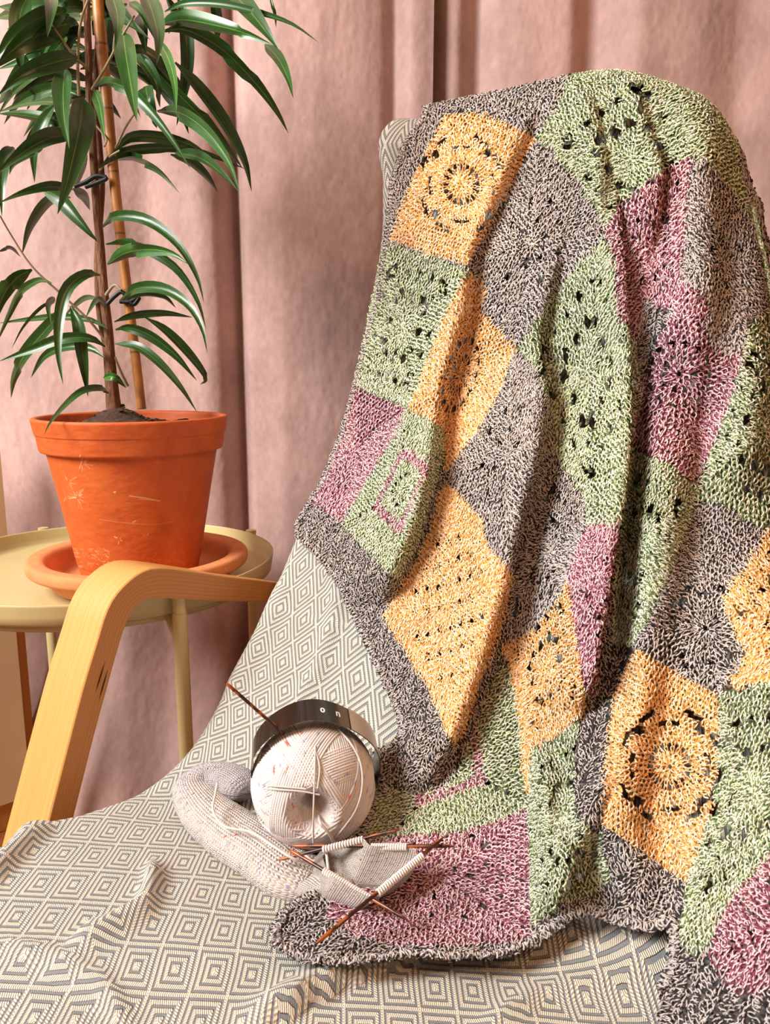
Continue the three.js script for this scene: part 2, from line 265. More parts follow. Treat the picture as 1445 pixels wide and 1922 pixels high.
// ------------------------------------------------------------------ armchair: bent arms and cushions
{
  const g = thing('armchair', 'bent birch armchair under the diamond-patterned throw and patchwork blanket', 'armchair');
  const birch = phys({ color: 0xffffff, roughness: 0.38, clearcoat: 0.25, clearcoatRoughness: 0.3, map: tex(512, 1024, (u, v) => { const w = u * 3 + 0.25 * fbm(u * 3, v * 2), n = fbm(w * 24, v * 3.2), m = 0.5 + 0.5 * Math.sin((w * 7 + 1.6 * fbm(u * 2 + 5, v * 1.3)) * 6.28), k = 0.9 + 0.14 * (n - 0.5) + 0.05 * (m - 0.5); return [0.91 * k, 0.68 * k, 0.39 * k]; }) });
  const ply = phys({ color: 0xffffff, roughness: 0.42, map: tex(256, 1024, (u, v) => { const l = 0.5 + 0.5 * Math.sin(u * 6.28 * 7), n = fbm(u * 60, v * 5), k = 0.9 + 0.1 * (n - 0.5) - 0.06 * l; return [0.83 * k, 0.56 * k, 0.28 * k]; }) });
  const top = [[-0.02, 0.438], [0.06, 0.475], [0.1552, 0.511], [0.2396, 0.5375], [0.2935, 0.5555], [0.326, 0.5655], [0.3458, 0.568], [0.3646, 0.5632], [0.3865, 0.5495], [0.398, 0.5345], [0.4090, 0.511], [0.4276, 0.4705], [0.448, 0.4196], [0.4715, 0.3598], [0.542, 0.18], [0.604, 0.02]];
  const bot = [[-0.015, 0.412], [0.07, 0.45], [0.165, 0.4865], [0.2579, 0.5126], [0.312, 0.5285], [0.334, 0.5345], [0.347, 0.5362], [0.3574, 0.5346], [0.3675, 0.5275], [0.377, 0.5135], [0.388, 0.490], [0.3993, 0.4635], [0.4190, 0.4165], [0.4441, 0.3525], [0.511, 0.18], [0.573, 0.02]];
  const ct = spline(top.map(([f, u]) => V(f, u, 0))).getSpacedPoints(110), cb = spline(bot.map(([f, u]) => V(f, u, 0))).getSpacedPoints(110);
  function arm(s0, s1, lab) {
    const c = 0.0012, side = [], band = [], ring = (i) => { const t = ct[i], b = cb[i], n = t.clone().sub(b).normalize(); return [[b, s0, c, 0], [t, s0, -c, 0], [t, s0, 0, c], [t, s1, 0, -c], [t, s1, -c, 0], [b, s1, c, 0], [b, s1, 0, -c], [b, s0, 0, c]].map(([p, s, a, e]) => chair(p.x + n.x * a, s + e * Math.sign(s1 - s0), p.y + n.y * a)); };
    const R = ct.map((_, i) => ring(i)), mk = (idx) => { const geos = idx.map(([a, b]) => gridGeo(1, 110, (x, y) => R[Math.round(y * 110)][x < 0.5 ? a : b], (x, y) => [x, y * 1.4])); return mergeGeometries(geos); };
    const m = part('arm', mk([[2, 3], [6, 7], [1, 2], [3, 4], [5, 6], [7, 0]]), birch, g);
    part('laminated_edge', mk([[0, 1], [4, 5]]), ply, m);
    if (lab) { const onSide = (px, py) => { const d = dir(px, py), o = P1.clone().addScaledVector(RT, s0 + 0.0006), k = o.clone().sub(CAM).dot(RT) / d.dot(RT); return CAM.clone().addScaledVector(d, k); };
      for (const [x0, y0, x1, y1] of [[197, 1243, 180, 1299], [202, 1258, 186, 1314]]) part('scratch', taperTube([onSide(x0, y0), onSide((x0 + x1) / 2, (y0 + y1) / 2), onSide(x1, y1)], (b) => 0.0006 * Math.sin(Math.PI * clamp(b, 0.06, 0.94)), 10, 6), mat({ color: 0x3a1a08 }), m); }
  }
  arm(-0.05, -0.11, true); arm(0.70, 0.76, false);
  const foam = mat({ color: 0xcfc6b4, roughness: 0.95 });
  const t0 = 0.13, tm = TL * 0.6;
  const slab = (a, b) => { const f = (o) => gridGeo(26, 60, (x, y) => base(lerp(0.03, 0.40 + 0.15 * y, x), lerp(a, b, y), o)); return mergeGeometries([f(-0.012), f(-0.05)]); };
  part('back_cushion', slab(t0, tm), foam, g); part('seat_cushion', slab(tm + 0.01, TL - 0.1), foam, g);
  seat(g, chair(0.35, 0.28, 0));
}

// ------------------------------------------------------------------ woven throw
{
  const W = 384, HH = 576, TH = 22;                                   // one diamond
  const wv = (u, v) => {
    const x = Math.abs(u - 0.5) * 2, y = Math.abs(v - 0.5) * 2, d = x + y, e = d > 1 ? 2 - d : d, same = (u > 0.5) === (v > 0.5);
    const along = same ? u - v : u + v, ply = 0.5 + 0.5 * Math.cos((along * 19 + (same ? 1 : -1) * e * 4) * Math.PI * 2);
    const cream = sstep(-0.62, -0.16, Math.cos(Math.max(0, (e - 0.1) / 0.9) * Math.PI * 2 * 3)), n = hash(Math.floor(u * W / 2), Math.floor(v * HH / 2));
    return [cream, ply, n];
  };
  const map = tex(W, HH, (u, v) => { const [c, p, n] = wv(u, v), g = 0.98 + 0.1 * (n - 0.5); const a = 0.86 + 0.14 * p, b = 0.9 + 0.16 * p; return [lerp(0.54 * b, 0.99 * a, c) * g, lerp(0.555 * b, 0.95 * a, c) * g, lerp(0.57 * b, 0.87 * a, c) * g]; });
  const bmp = tex(W, HH, (u, v) => { const [c, p, n] = wv(u, v); return 0.1 + c * 0.58 + (0.03 + 0.2 * c) * p + 0.05 * n; }, false);
  const m = mat({ map, bumpMap: bmp, bumpScale: 0.0035, roughness: 0.95, vertexColors: true });
  const tA = TL * 0.50, tB = TL * 0.68, kk = [], IV = [], IK = []; for (let q = 0, a = 0, b = 0; q <= 1000; q++) { const t = q / 1000 * TL, k = sstep(tA, tB, t); a += lerp(13, 21, k) * TL / 1000; b += k * TL / 1000; IV.push(a); IK.push(b); }
  const c = throwCloth, g = new THREE.BufferGeometry(), n = (c.ns + 1) * (c.nt + 1), uv = new Float32Array(n * 2), col = new Float32Array(n * 3), I = [];
  for (let j = 0; j <= c.nt; j++) for (let i = 0; i <= c.ns; i++) {
    const k = j * (c.ns + 1) + i, s = c.s0 + i * c.ds, t = c.t0 + j * c.dt, w = 0.012 * (fbm(s * 7, t * 6) - 0.5), w2 = 0.014 * (fbm(s * 6 + 9, t * 7 + 4) - 0.5);
    { const q = Math.round(clamp(t / TL, 0, 1) * 1000), f = sstep(tA, tB, t), ss = s + w - 0.15; uv.set([lerp(28, 23.4, f) * ss - 2.3 * IK[q] + 0.3, IV[q] + 18 * w2 - 10.3 * f * ss], k * 2); } const b = 0.94 + 0.12 * (fbm(s * 12, t * 12) - 0.5); col.set([b, b, b], k * 3);
    if (i < c.ns && j < c.nt) I.push(k, k + c.ns + 1, k + c.ns + 2, k, k + c.ns + 2, k + 1);
  }
  g.setAttribute('position', new THREE.BufferAttribute(c.P.slice(), 3)); g.setAttribute('uv', new THREE.BufferAttribute(uv, 2)); g.setAttribute('color', new THREE.BufferAttribute(col, 3)); g.setIndex(I); g.computeVertexNormals();
  const t = part('woven_throw', g, m, scene); t.name = 'woven_throw';
  tag(t, 'cream and grey woven throw with a nested diamond pattern covering the armchair', 'throw');
}

// ------------------------------------------------------------------ crocheted patchwork blanket
const OUTER = [[800, 206], [782, 232], [760, 262], [745, 300], [733, 345], [722, 440], [706, 560], [668, 700], [643, 800], [605, 900], [570, 955], [553, 985], [556, 1008], [580, 1030], [605, 1055], [640, 1105], [652, 1135], [672, 1175], [700, 1240], [735, 1310], [755, 1370], [735, 1395], [705, 1412], [708, 1445], [720, 1475], [700, 1500], [680, 1560], [660, 1610], [600, 1670], [560, 1690], [530, 1712], [510, 1750], [515, 1778], [560, 1802], [620, 1812], [680, 1808], [780, 1797], [860, 1802], [940, 1797], [1000, 1775], [1060, 1728], [1100, 1708], [1150, 1730], [1210, 1745], [1262, 1735], [1262, 1800], [1240, 1860], [1235, 1960], [1235, 2100], [1800, 2100], [1800, 100], [700, 60]];
const PATCHES = [                                                      // kind, motif, outline in view, and corners of the whole square where part of it is hidden
  ['o', 'flower', [[835, 213], [910, 214], [1006, 260], [940, 385], [877, 499], [800, 478], [729, 451], [775, 335]], [[835, 213], [1006, 260], [877, 499], [729, 451]], [867, 346, 105, 122]],
  ['g', 'rows', [[1008, 256], [1050, 190], [1062, 150], [1120, 100], [1400, 100], [1385, 310], [1412, 400], [1440, 470], [1420, 440], [1385, 370], [1335, 312], [1299, 289], [1233, 332], [1165, 385], [1148, 402], [1136, 430], [1090, 345]], [[1008, 256], [1205, 100], [1410, 390], [1136, 440]]],
  ['k', 'shell', [[1008, 258], [1090, 345], [1136, 425], [1125, 452], [1060, 525], [968, 652], [905, 583], [886, 508], [879, 499], [935, 398]], [[1008, 258], [1136, 428], [968, 652], [880, 497]]],
  ['b', 'rows', [[1136, 430], [1148, 400], [1233, 332], [1299, 289], [1288, 411], [1277, 527], [1290, 536], [1260, 582], [1205, 562], [1203, 600], [1192, 640], [1161, 593], [1153, 472]], [[1136, 428], [1299, 289], [1277, 530], [1192, 640]]],
  ['k', 'shell', [[1299, 289], [1335, 310], [1385, 370], [1420, 440], [1460, 500], [1470, 560], [1445, 572], [1400, 610], [1390, 665], [1345, 665], [1318, 620], [1329, 576], [1304, 543], [1277, 527], [1288, 411]], [[1299, 289], [1460, 500], [1390, 665], [1277, 527]]],
  ['b', 'wheel', [[1277, 527], [1304, 543], [1329, 576], [1318, 620], [1345, 665], [1390, 665], [1385, 700], [1352, 805], [1303, 909], [1250, 868], [1183, 834], [1200, 760], [1212, 692], [1228, 655], [1262, 582]], [[1277, 527], [1398, 665], [1303, 909], [1176, 800]], [1275, 703, 122, 128]],
  ['g', 'rows', [[722, 453], [800, 479], [880, 505], [850, 562], [815, 642], [768, 767], [715, 748], [664, 724], [690, 600]], [[722, 453], [880, 503], [768, 767], [664, 724]]],
  ['o', 'wheel', [[882, 508], [917, 548], [905, 583], [970, 655], [940, 735], [905, 797], [867, 847], [834, 890], [838, 830], [833, 806], [765, 768], [815, 642], [850, 562]], [[882, 508], [970, 655], [838, 888], [764, 768]]],
  ['b', 'shell', [[664, 724], [715, 748], [762, 768], [759, 795], [700, 884], [640, 980], [588, 942], [612, 884], [645, 815]], [[664, 724], [762, 768], [640, 980], [588, 942]]],
  ['g', 'ring', [[762, 767], [833, 806], [836, 850], [822, 900], [800, 970], [770, 1050], [745, 1092], [700, 1048], [642, 984], [700, 884]], [[762, 767], [860, 820], [752, 1100], [642, 984]]],
  ['k', 'shell', [[968, 655], [1005, 690], [1027, 751], [1038, 817], [1022, 917], [985, 1005], [962, 1080], [916, 1024], [905, 974], [841, 908], [850, 872], [905, 797], [940, 735]], [[968, 655], [1045, 790], [960, 1084], [838, 890]]],
  ['g', 'rows', [[1130, 448], [1150, 475], [1160, 593], [1192, 640], [1197, 700], [1188, 800], [1178, 860], [1170, 930], [1160, 985], [1105, 985], [1100, 940], [1071, 889], [1037, 855], [1042, 810], [1027, 750], [1005, 690], [970, 652], [1060, 525]], [[1130, 446], [1215, 690], [1110, 990], [968, 655]]],
  ['k', 'rows', [[1037, 855], [1071, 889], [1102, 940], [1100, 985], [1080, 1030], [1066, 1078], [1049, 1122], [1005, 1178], [942, 1212], [958, 1110], [990, 1005], [1022, 917]], [[1037, 850], [1110, 970], [1048, 1125], [930, 1212]]],
  ['o', 'mesh', [[841, 908], [905, 972], [916, 1022], [962, 1080], [960, 1110], [940, 1180], [905, 1280], [865, 1390], [852, 1398], [835, 1362], [800, 1282], [770, 1240], [720, 1156], [748, 1108], [785, 1050], [810, 985], [822, 925]], [[841, 908], [962, 1080], [854, 1402], [720, 1156]]],
  ['b', 'rows', [[1105, 985], [1160, 980], [1156, 1060], [1148, 1120], [1134, 1200], [1116, 1315], [1098, 1290], [1085, 1200], [1070, 1110], [1066, 1080], [1082, 1030]], [[1105, 985], [1200, 1000], [1116, 1318], [1066, 1090]]],
  ['o', 'rows', [[1066, 1080], [1072, 1130], [1085, 1215], [1100, 1330], [1090, 1345], [1040, 1385], [1000, 1404], [992, 1510], [984, 1470], [975, 1350], [957, 1256], [942, 1214], [1005, 1178], [1049, 1122]], [[1066, 1078], [1104, 1335], [988, 1410], [942, 1214]]],
  ['g', 'ring', [[940, 1240], [957, 1256], [978, 1350], [986, 1450], [992, 1517], [941, 1540], [863, 1562], [757, 1568], [640, 1590], [690, 1500], [715, 1470], [770, 1492], [830, 1482], [862, 1440], [885, 1390], [915, 1310]], [[940, 1235], [994, 1517], [720, 1580], [700, 1420]]],
  ['b', 'mesh', [[992, 1517], [997, 1650], [992, 1762], [940, 1772], [860, 1776], [740, 1774], [660, 1755], [612, 1722], [630, 1680], [700, 1640], [690, 1580], [757, 1568], [863, 1562], [941, 1540]], [[992, 1517], [995, 1765], [615, 1735], [680, 1575]]],
  ['g', 'rows', [[997, 1408], [1040, 1388], [1088, 1350], [1082, 1400], [1076, 1480], [1082, 1540], [1128, 1565], [1130, 1600], [1145, 1650], [1105, 1688], [1060, 1692], [1000, 1745], [995, 1650], [992, 1515]], [[997, 1408], [1092, 1350], [1145, 1660], [1000, 1745]]],
  ['o', 'flower', [[1195, 1218], [1270, 1262], [1348, 1302], [1350, 1400], [1340, 1490], [1318, 1580], [1290, 1658], [1210, 1605], [1130, 1547], [1136, 1430], [1155, 1290]], [[1195, 1218], [1372, 1322], [1290, 1658], [1110, 1530]], [1257, 1438, 128, 142]],
  ['g', 'rows', [[1184, 836], [1250, 870], [1312, 916], [1306, 942], [1280, 1018], [1241, 1107], [1190, 1212], [1152, 1206], [1156, 1081], [1168, 942], [1174, 860]], [[1184, 836], [1312, 916], [1190, 1214], [1120, 1120]]],
  ['g', 'rows', [[1470, 555], [1445, 570], [1400, 610], [1392, 665], [1386, 702], [1352, 808], [1312, 908], [1310, 936], [1370, 955], [1410, 985], [1470, 995]], [[1400, 600], [1560, 700], [1470, 1000], [1306, 925]]],
  ['k', 'flower', [[1310, 936], [1370, 955], [1400, 985], [1436, 995], [1420, 1040], [1365, 1108], [1362, 1145], [1380, 1190], [1400, 1225], [1390, 1258], [1348, 1300], [1195, 1217], [1190, 1210], [1241, 1107], [1280, 1018]], [[1310, 936], [1440, 1010], [1352, 1304], [1186, 1214]], [1325, 1180, 100, 110]],
  ['o', 'rows', [[1480, 985], [1440, 994], [1405, 1055], [1365, 1108], [1361, 1145], [1380, 1190], [1400, 1225], [1390, 1258], [1350, 1298], [1445, 1278], [1480, 1275]], [[1440, 990], [1560, 1120], [1470, 1290], [1352, 1150]]],
  ['g', 'rows', [[1350, 1300], [1445, 1280], [1480, 1278], [1480, 1570], [1445, 1602], [1400, 1655], [1345, 1730], [1335, 1775], [1300, 1792], [1275, 1762], [1290, 1658], [1318, 1580], [1340, 1490], [1350, 1400]], [[1350, 1300], [1560, 1280], [1480, 1600], [1275, 1765]]],
  ['b', 'rows', [[1480, 1570], [1445, 1602], [1400, 1655], [1345, 1730], [1335, 1800], [1380, 1862], [1480, 1862]], [[1450, 1600], [1560, 1700], [1480, 1880], [1325, 1790]]],
];
const PLY = { g: [[0.83, 0.79, 0.58], [0.125, 0.185, 0.066]], k: [[0.62, 0.55, 0.49], [0.022, 0.02, 0.022]], o: [[0.95, 0.80, 0.59], [0.82, 0.40, 0.085]], b: [[0.80, 0.60, 0.57], [0.23, 0.038, 0.078]] };
const COLOR = { g: 'sage green', k: 'charcoal grey', o: 'ochre', b: 'burgundy' };
const MOTIF = { flower: 'with an open flower centre', rows: 'worked in solid rounds', shell: 'with shell clusters', wheel: 'with a wheel of small holes', ring: 'with a pink ring', mesh: 'with an openwork mesh' };
function stitchGeo(cream, dark, seed) {                              // one V of two-ply marled yarn, one unit across, lying in xy, z up
  const geos = [], r = rng(seed);
  for (const side of [-1, 1]) for (const k of [0, 1]) {
    const pts = [], tw = 3.4 + r() * 2.4, ph = r() * 6.28 + k * Math.PI, lean = (r() - 0.5) * 0.3, N = 9, S = 5;
    for (let i = 0; i <= 8; i++) { const t = i / 8, x = side * (0.06 + 0.40 * Math.sin(t * 2.3) * (t < 0.75 ? 1 : 1 - (t - 0.75) * 1.1)) + lean * t, y = -0.6 + 1.16 * t, z = 0.08 + 0.34 * Math.sin(Math.PI * (0.1 + 0.82 * t)), a = ph + tw * t * side; pts.push(V(x + 0.1 * Math.cos(a), y + 0.03 * Math.sin(a), z + 0.11 * Math.sin(a))); }
    const g = new THREE.TubeGeometry(spline(pts), N, k ? 0.118 : 0.118, S, false), C = new Float32Array((N + 1) * (S + 1) * 3);
    for (let i = 0; i <= N; i++) { const m = k ? (r() < 0.14 ? 0.6 : 0) : (r() < 0.1 ? 0.35 : 1), c = cream.map((x, q) => lerp(dark[q], x, m)); for (let q = 0; q <= S; q++) C.set(c, (i * (S + 1) + q) * 3); }
    g.setAttribute('color', new THREE.BufferAttribute(C, 3)); g.deleteAttribute('uv'); geos.push(g);
  }
  return mergeGeometries(geos);
}
{
  const B = thing('crochet_blanket', 'crocheted patchwork blanket of ochre, green, burgundy and grey squares draped over armchair', 'blanket');
  const yarn = mat({ roughness: 0.9, vertexColors: true });
  const marl = tex(512, 512, (u, v) => { const a = fbm(u * 64, v * 40, 0), b = vnoise(u * 110, v * 90); return clamp(0.55 + 1.5 * (0.5 * a + 0.5 * b - 0.5), 0.15, 1); }), marlB = tex(512, 512, (u, v) => 0.5 * fbm(u * 60, v * 44, 0) + 0.5 * vnoise(u * 90, v * 80), false);
  const sheetMat = Object.fromEntries(Object.entries(PLY).map(([k, [c, d]]) => [k, mat({ color: new THREE.Color().setRGB(...c.map((x, i) => lerp(x, d[i], 0.82))), map: marl, bumpMap: marlB, bumpScale: 0.003, roughness: 0.95 })]));
  const geos = Object.fromEntries(Object.entries(PLY).map(([k, [c, d]], i) => [k, [0, 1, 2].map((v) => stitchGeo(c, d, 11 + i * 7 + v))]));
  const c = blanket, w = c.ns + 1, r = rng(77);
  // motif holes in each square's own -1..1 axes: [u, v, radius along u, radius along v, turn]
  const holesOf = (m) => {
    const H = [], rad = (n, q, a, b, ph = 0) => { for (let i = 0; i < n; i++) { const th = (i + ph) / n * 6.2832; H.push([q * Math.cos(th), q * Math.sin(th), a, b, th]); } };
    const sq = (q, n, a) => { for (let k = 0; k < 4; k++) for (let i = 0; i < n; i++) { const x = ((i + 0.5) / n * 2 - 1) * q, p = [[x, -q], [q, x], [-x, q], [-q, -x]][k]; H.push([p[0] + 0.02 * (r() - 0.5), p[1] + 0.02 * (r() - 0.5), a * (0.7 + 0.6 * r()), a * (0.7 + 0.5 * r()), 0]); } };
    if (m === 'flower') { H.push([0, 0, 0.04, 0.04, 0]); rad(16, 0.27, 0.06, 0.03, 0); for (let k = 0; k < 4; k++) { const th = (k + 0.5) * Math.PI / 2; H.push([0.66 * Math.cos(th), 0.66 * Math.sin(th), 0.065, 0.06, th]); for (const e of [-0.3, 0.3]) H.push([0.74 * Math.cos(th + e), 0.74 * Math.sin(th + e), 0.035, 0.11, th + e]); for (const e of [-0.62, 0.62]) H.push([0.58 * Math.cos(th + e), 0.58 * Math.sin(th + e), 0.035, 0.065, th + e]); } }
    if (m === 'wheel') { H.push([0, 0, 0.035, 0.035, 0]); rad(10, 0.24, 0.05, 0.04, 0); rad(14, 0.47, 0.04, 0.045, 0); }
    if (m === 'rows') { sq(0.42, 3, 0.058); for (let k = 0; k < 4; k++) for (const q of [0.6, 0.72, 0.85]) { const th = (k + 0.5) * Math.PI / 2; H.push([q * 1.15 * Math.cos(th), q * 1.15 * Math.sin(th), 0.035, 0.03, th]); } sq(0.72, 5, 0.045); }
    if (m === 'mesh') { for (let i = -4; i <= 4; i++) for (let j = -4; j <= 4; j++) if (Math.abs(i) + Math.abs(j) < 7 && Math.abs(i) + Math.abs(j) > 1 && (i + j) % 2 === 0) H.push([i * 0.17, j * 0.17, 0.036, 0.036, 0]); }
    if (m === 'shell') { rad(6, 0.3, 0.05, 0.035); rad(9, 0.6, 0.05, 0.035, 0.4); }
    if (m === 'ring') { rad(10, 0.22, 0.03, 0.03); for (let k = 0; k < 4; k++) for (const q of [0.7, 0.85, 1.0]) { const th = (k + 0.5) * Math.PI / 2; H.push([q * Math.cos(th), q * Math.sin(th), 0.04, 0.025, th]); } }
    return H;
  };
  const inHole = (H, u, v, grow) => H.some(([x, y, a, b, th]) => { const dx = u - x, dy = v - y, p = (dx * Math.cos(th) + dy * Math.sin(th)) / (a * grow), q = (-dx * Math.sin(th) + dy * Math.cos(th)) / (b * grow); return p * p + q * q < 1; });
  const bil = (Q, u, v) => { const a = (u + 1) / 2, b = (v + 1) / 2; return [0, 1].map((i) => lerp(lerp(Q[0][i], Q[1][i], a), lerp(Q[3][i], Q[2][i], a), b)); };
  const inv = (Q, x, y) => { let u = 0, v = 0; for (let n = 0; n < 5; n++) { const [px, py] = bil(Q, u, v), e = 1e-3, [ax, ay] = bil(Q, u + e, v), [bx, by] = bil(Q, u, v + e), a = (ax - px) / e, b = (bx - px) / e, cc = (ay - py) / e, d = (by - py) / e, D = a * d - b * cc || 1e-9; u += (d * (x - px) - b * (y - py)) / D; v += (a * (y - py) - cc * (x - px)) / D; } return [u, v]; };
  // nearest spot seen, for hidden cells and for cells past the frame
  const P = PATCHES.map(([k, m, poly, quad, aff]) => ({ k, m, poly, quad, aff, holes: holesOf(m), cells: [], box: [Math.min(...poly.map((p) => p[0])), Math.max(...poly.map((p) => p[0])), Math.min(...poly.map((p) => p[1])), Math.max(...poly.map((p) => p[1]))] }));
  const border = { k: 'k', cells: [], holes: [] }, side = new Map();
  const beside = (s, t) => { const i = Math.floor((s + 0.3 * t) / 0.12), j = Math.floor(t / 0.13), key = i + ',' + j; if (!side.has(key)) side.set(key, { k: 'gobk'[Math.floor(hash(i + 40, j + 9) * 4)], cells: [], holes: [] }); return side.get(key); };
  const tTopRoll = (() => { let best = 0, t = 0; for (let x = 0; x < TL * 0.6; x += 0.004) { const p = prof(x); if (p.y > best) { best = p.y; t = x; } } return t; })();
  const own = (x, y, t, s) => {
    if (t < tTopRoll - 0.02) return s > 0.055 ? (s > 0.2 ? P[1] : border) : null;
    if (!inPoly(x, y, OUTER)) return null;
    for (const p of P) if (x >= p.box[0] && x <= p.box[1] && y >= p.box[2] && y <= p.box[3] && inPoly(x, y, p.poly)) return p;
    return x > 1475 && y > 380 ? beside(s, t) : border;
  };
  const mark = new Map();
  for (let j = 0; j < c.nt; j++) for (let i = 0; i < c.ns; i++) {
    const k = j * w + i, x = (c.Q[k * 2] + c.Q[(k + w + 1) * 2]) / 2, y = (c.Q[k * 2 + 1] + c.Q[(k + w + 1) * 2 + 1]) / 2, t = c.t0 + j * c.dt, s = c.s0 + i * c.ds, p = own(x, y, t, s);
    if (!p) continue;
    if (p.quad && t > tTopRoll) { const [u, v] = p.aff ? [(x - p.aff[0]) / p.aff[2], (y - p.aff[1]) / p.aff[3]] : inv(p.quad, x, y); if (inHole(p.holes, u, v, 1.25)) continue; }
    p.cells.push(k);
  }
  const N3 = new THREE.Vector3();
  function sheet(p) {
    const id = new Map(), pos = [], uv = [], I = [], get = (k) => { if (!id.has(k)) { id.set(k, pos.length / 3); pos.push(c.P[k * 3], c.P[k * 3 + 1], c.P[k * 3 + 2]); uv.push((k % w) * c.ds / 0.14, Math.floor(k / w) * c.dt / 0.14); } return id.get(k); };
    for (const k of p.cells) { const a = get(k), b = get(k + 1), d = get(k + w), e = get(k + w + 1); I.push(a, d, e, a, e, b); }
    const g = new THREE.BufferGeometry(); g.setAttribute('position', new THREE.Float32BufferAttribute(pos, 3)); g.setAttribute('uv', new THREE.Float32BufferAttribute(uv, 2)); g.setIndex(I); g.computeVertexNormals(); return g;
  }
  const M = new THREE.Matrix4(), X = V(), Y = V();
  function place(list, s, t, dirS, dirT, size, col, lift = 0, narrow = 1) {
    const p = c.pos(s, t), n = c.normal(s, t), l = Math.hypot(dirS, dirT) || 1, e = 0.004;
    Y.copy(c.pos(s + dirS / l * e, t + dirT / l * e)).sub(p); Y.addScaledVector(n, -Y.dot(n)); if (Y.lengthSq() < 1e-12) return; Y.normalize(); X.crossVectors(Y, n).normalize();
    const yaw = (narrow < 1 ? 0.2 : 0.65) * (r() + r() - 1); Y.multiplyScalar(Math.cos(yaw)).addScaledVector(X, Math.sin(yaw)); X.crossVectors(Y, n).normalize();
    const tilt = 0.34 * (r() - 0.5); N3.copy(n).addScaledVector(Y, tilt).addScaledVector(X, 0.4 * (r() - 0.5)).normalize(); Y.crossVectors(N3, X).normalize(); X.crossVectors(Y, N3);
    const a = size * (0.9 + 0.35 * r()), b = size * (0.9 + 0.4 * r()), d = size * (0.6 + 0.35 * r()), hue = fbm(s * 11 + 5, t * 9 + 2); col = col.map((x, i) => x * [0.80 + 0.4 * hue, 0.86 + 0.28 * hue, 0.97 + 0.1 * hue][i]);
    M.makeBasis(X.clone().multiplyScalar(a * narrow), Y.clone().multiplyScalar(b), N3.clone().multiplyScalar(d)).setPosition(p.addScaledVector(n, -0.0006 + lift));
    list.push([M.clone(), col]);
  }
  const tint = (k) => { const b = 0.76 + 0.3 * r(), h = r(); return k === 'g' ? [b * (0.92 + 0.1 * h), b, b * (0.85 + 0.3 * h)] : k === 'o' ? [b, b * (0.86 + 0.2 * h), b * (0.8 + 0.35 * h)] : k === 'k' ? [b, b * (0.96 + 0.04 * h), b * (0.92 + 0.14 * h)] : [b, b * (0.9 + 0.15 * h), b * (0.92 + 0.16 * h)]; };
  function flush(name, list, variants, parent) {
    variants.forEach((geo, v) => {
      const own = list.filter((_, i) => (i * 7 + (i >> 2)) % variants.length === v); if (!own.length) return;
      const im = new THREE.InstancedMesh(geo, yarn, own.length), q = new THREE.Color();
      own.forEach(([m, cc], i) => { im.setMatrixAt(i, m); im.setColorAt(i, q.setRGB(...cc)); }); im.name = name; im.userData.kind = 'stuff'; im.castShadow = im.receiveShadow = true; parent.add(im);
    });
  }
  const SIZE = 0.0041;
  P.forEach((p) => {
    if (!p.cells.length) return;
    const SIZE = lerp(0.0048, 0.0037, sstep(600, 1500, (p.box[2] + p.box[3]) / 2));
    const m = part('crochet_square', sheet(p), sheetMat[p.k], B); m.userData.label = COLOR[p.k] + ' crocheted square ' + MOTIF[p.m];
    const L = [], LP = [], A = p.aff, ROUND = 0.80, toA = (x, y) => [(x - A[0]) / A[2], (y - A[1]) / A[3]], look = (u, v, rd) => { const [x, y] = rd ? [A[0] + u * A[2], A[1] + v * A[3]] : bil(p.quad, u, v); if (!inPoly(x, y, p.poly)) return null; return c.find(x, y); };
    // real length of the square's sides
    const vis = []; for (let u = -0.9; u <= 0.91; u += 0.2) for (let v = -0.9; v <= 0.91; v += 0.2) { const a = look(u, v), b = look(u + 0.1, v), d = look(u, v + 0.1); if (a && b && d) vis.push([c.pos(...a).distanceTo(c.pos(...b)), c.pos(...a).distanceTo(c.pos(...d))].map((x) => x / 0.1)); }
    const med = (q) => { const z = vis.map((x) => x[q]).sort((x, y) => x - y); return z[Math.floor(z.length / 2)] ?? 0.06; }, lu = med(0), lv = med(1);
    const rounds = Math.max(5, Math.round((lu + lv) / 2 / SIZE / 0.86)), circ = A ? 0.02 : p.m === 'wheel' ? 0.6 : p.m === 'ring' ? 0.3 : 0.2;
    const bars = p.m === 'flower' ? [[16, 0.27, 0.065]] : p.m === 'wheel' ? [[10, 0.24, 0.05], [14, 0.47, 0.042]] : [];
    const put = (u, v, du, dv, narrow, rd) => {
      const [hu, hv] = A && !rd ? toA(...bil(p.quad, u, v)) : [u, v];
      if (A && !rd && Math.hypot(hu, hv) < ROUND) return;
      if (!narrow && (!A || rd) && bars.some(([, q, hw]) => Math.abs(Math.hypot(u, v) - q) < hw)) return;
      if (!narrow && inHole(p.holes, hu, hv, 1.5)) return; const a = look(u, v, rd); if (!a) return;
      const b = look(u + du * 0.04, v + dv * 0.04, rd) ?? look(u - du * 0.04, v - dv * 0.04, rd); if (!b) return; const sg = look(u + du * 0.04, v + dv * 0.04, rd) ? 1 : -1;
      const q = Math.max(Math.abs(u), Math.abs(v)), pink = p.m === 'ring' && q > 0.36 && q < 0.5;
      place(pink ? LP : L, a[0], a[1], (b[0] - a[0]) * sg, (b[1] - a[1]) * sg, SIZE * 1.12, tint(pink ? 'b' : p.k), 0, narrow);
    };
    for (const [n, q, hw] of bars) for (let i = 0; i < n; i++) for (const e of [-0.6, 0.5]) { const th = (i + 0.5) / n * 6.2832; put((q + e * hw) * Math.cos(th), (q + e * hw) * Math.sin(th), Math.cos(th), Math.sin(th), 0.62, !!A); }
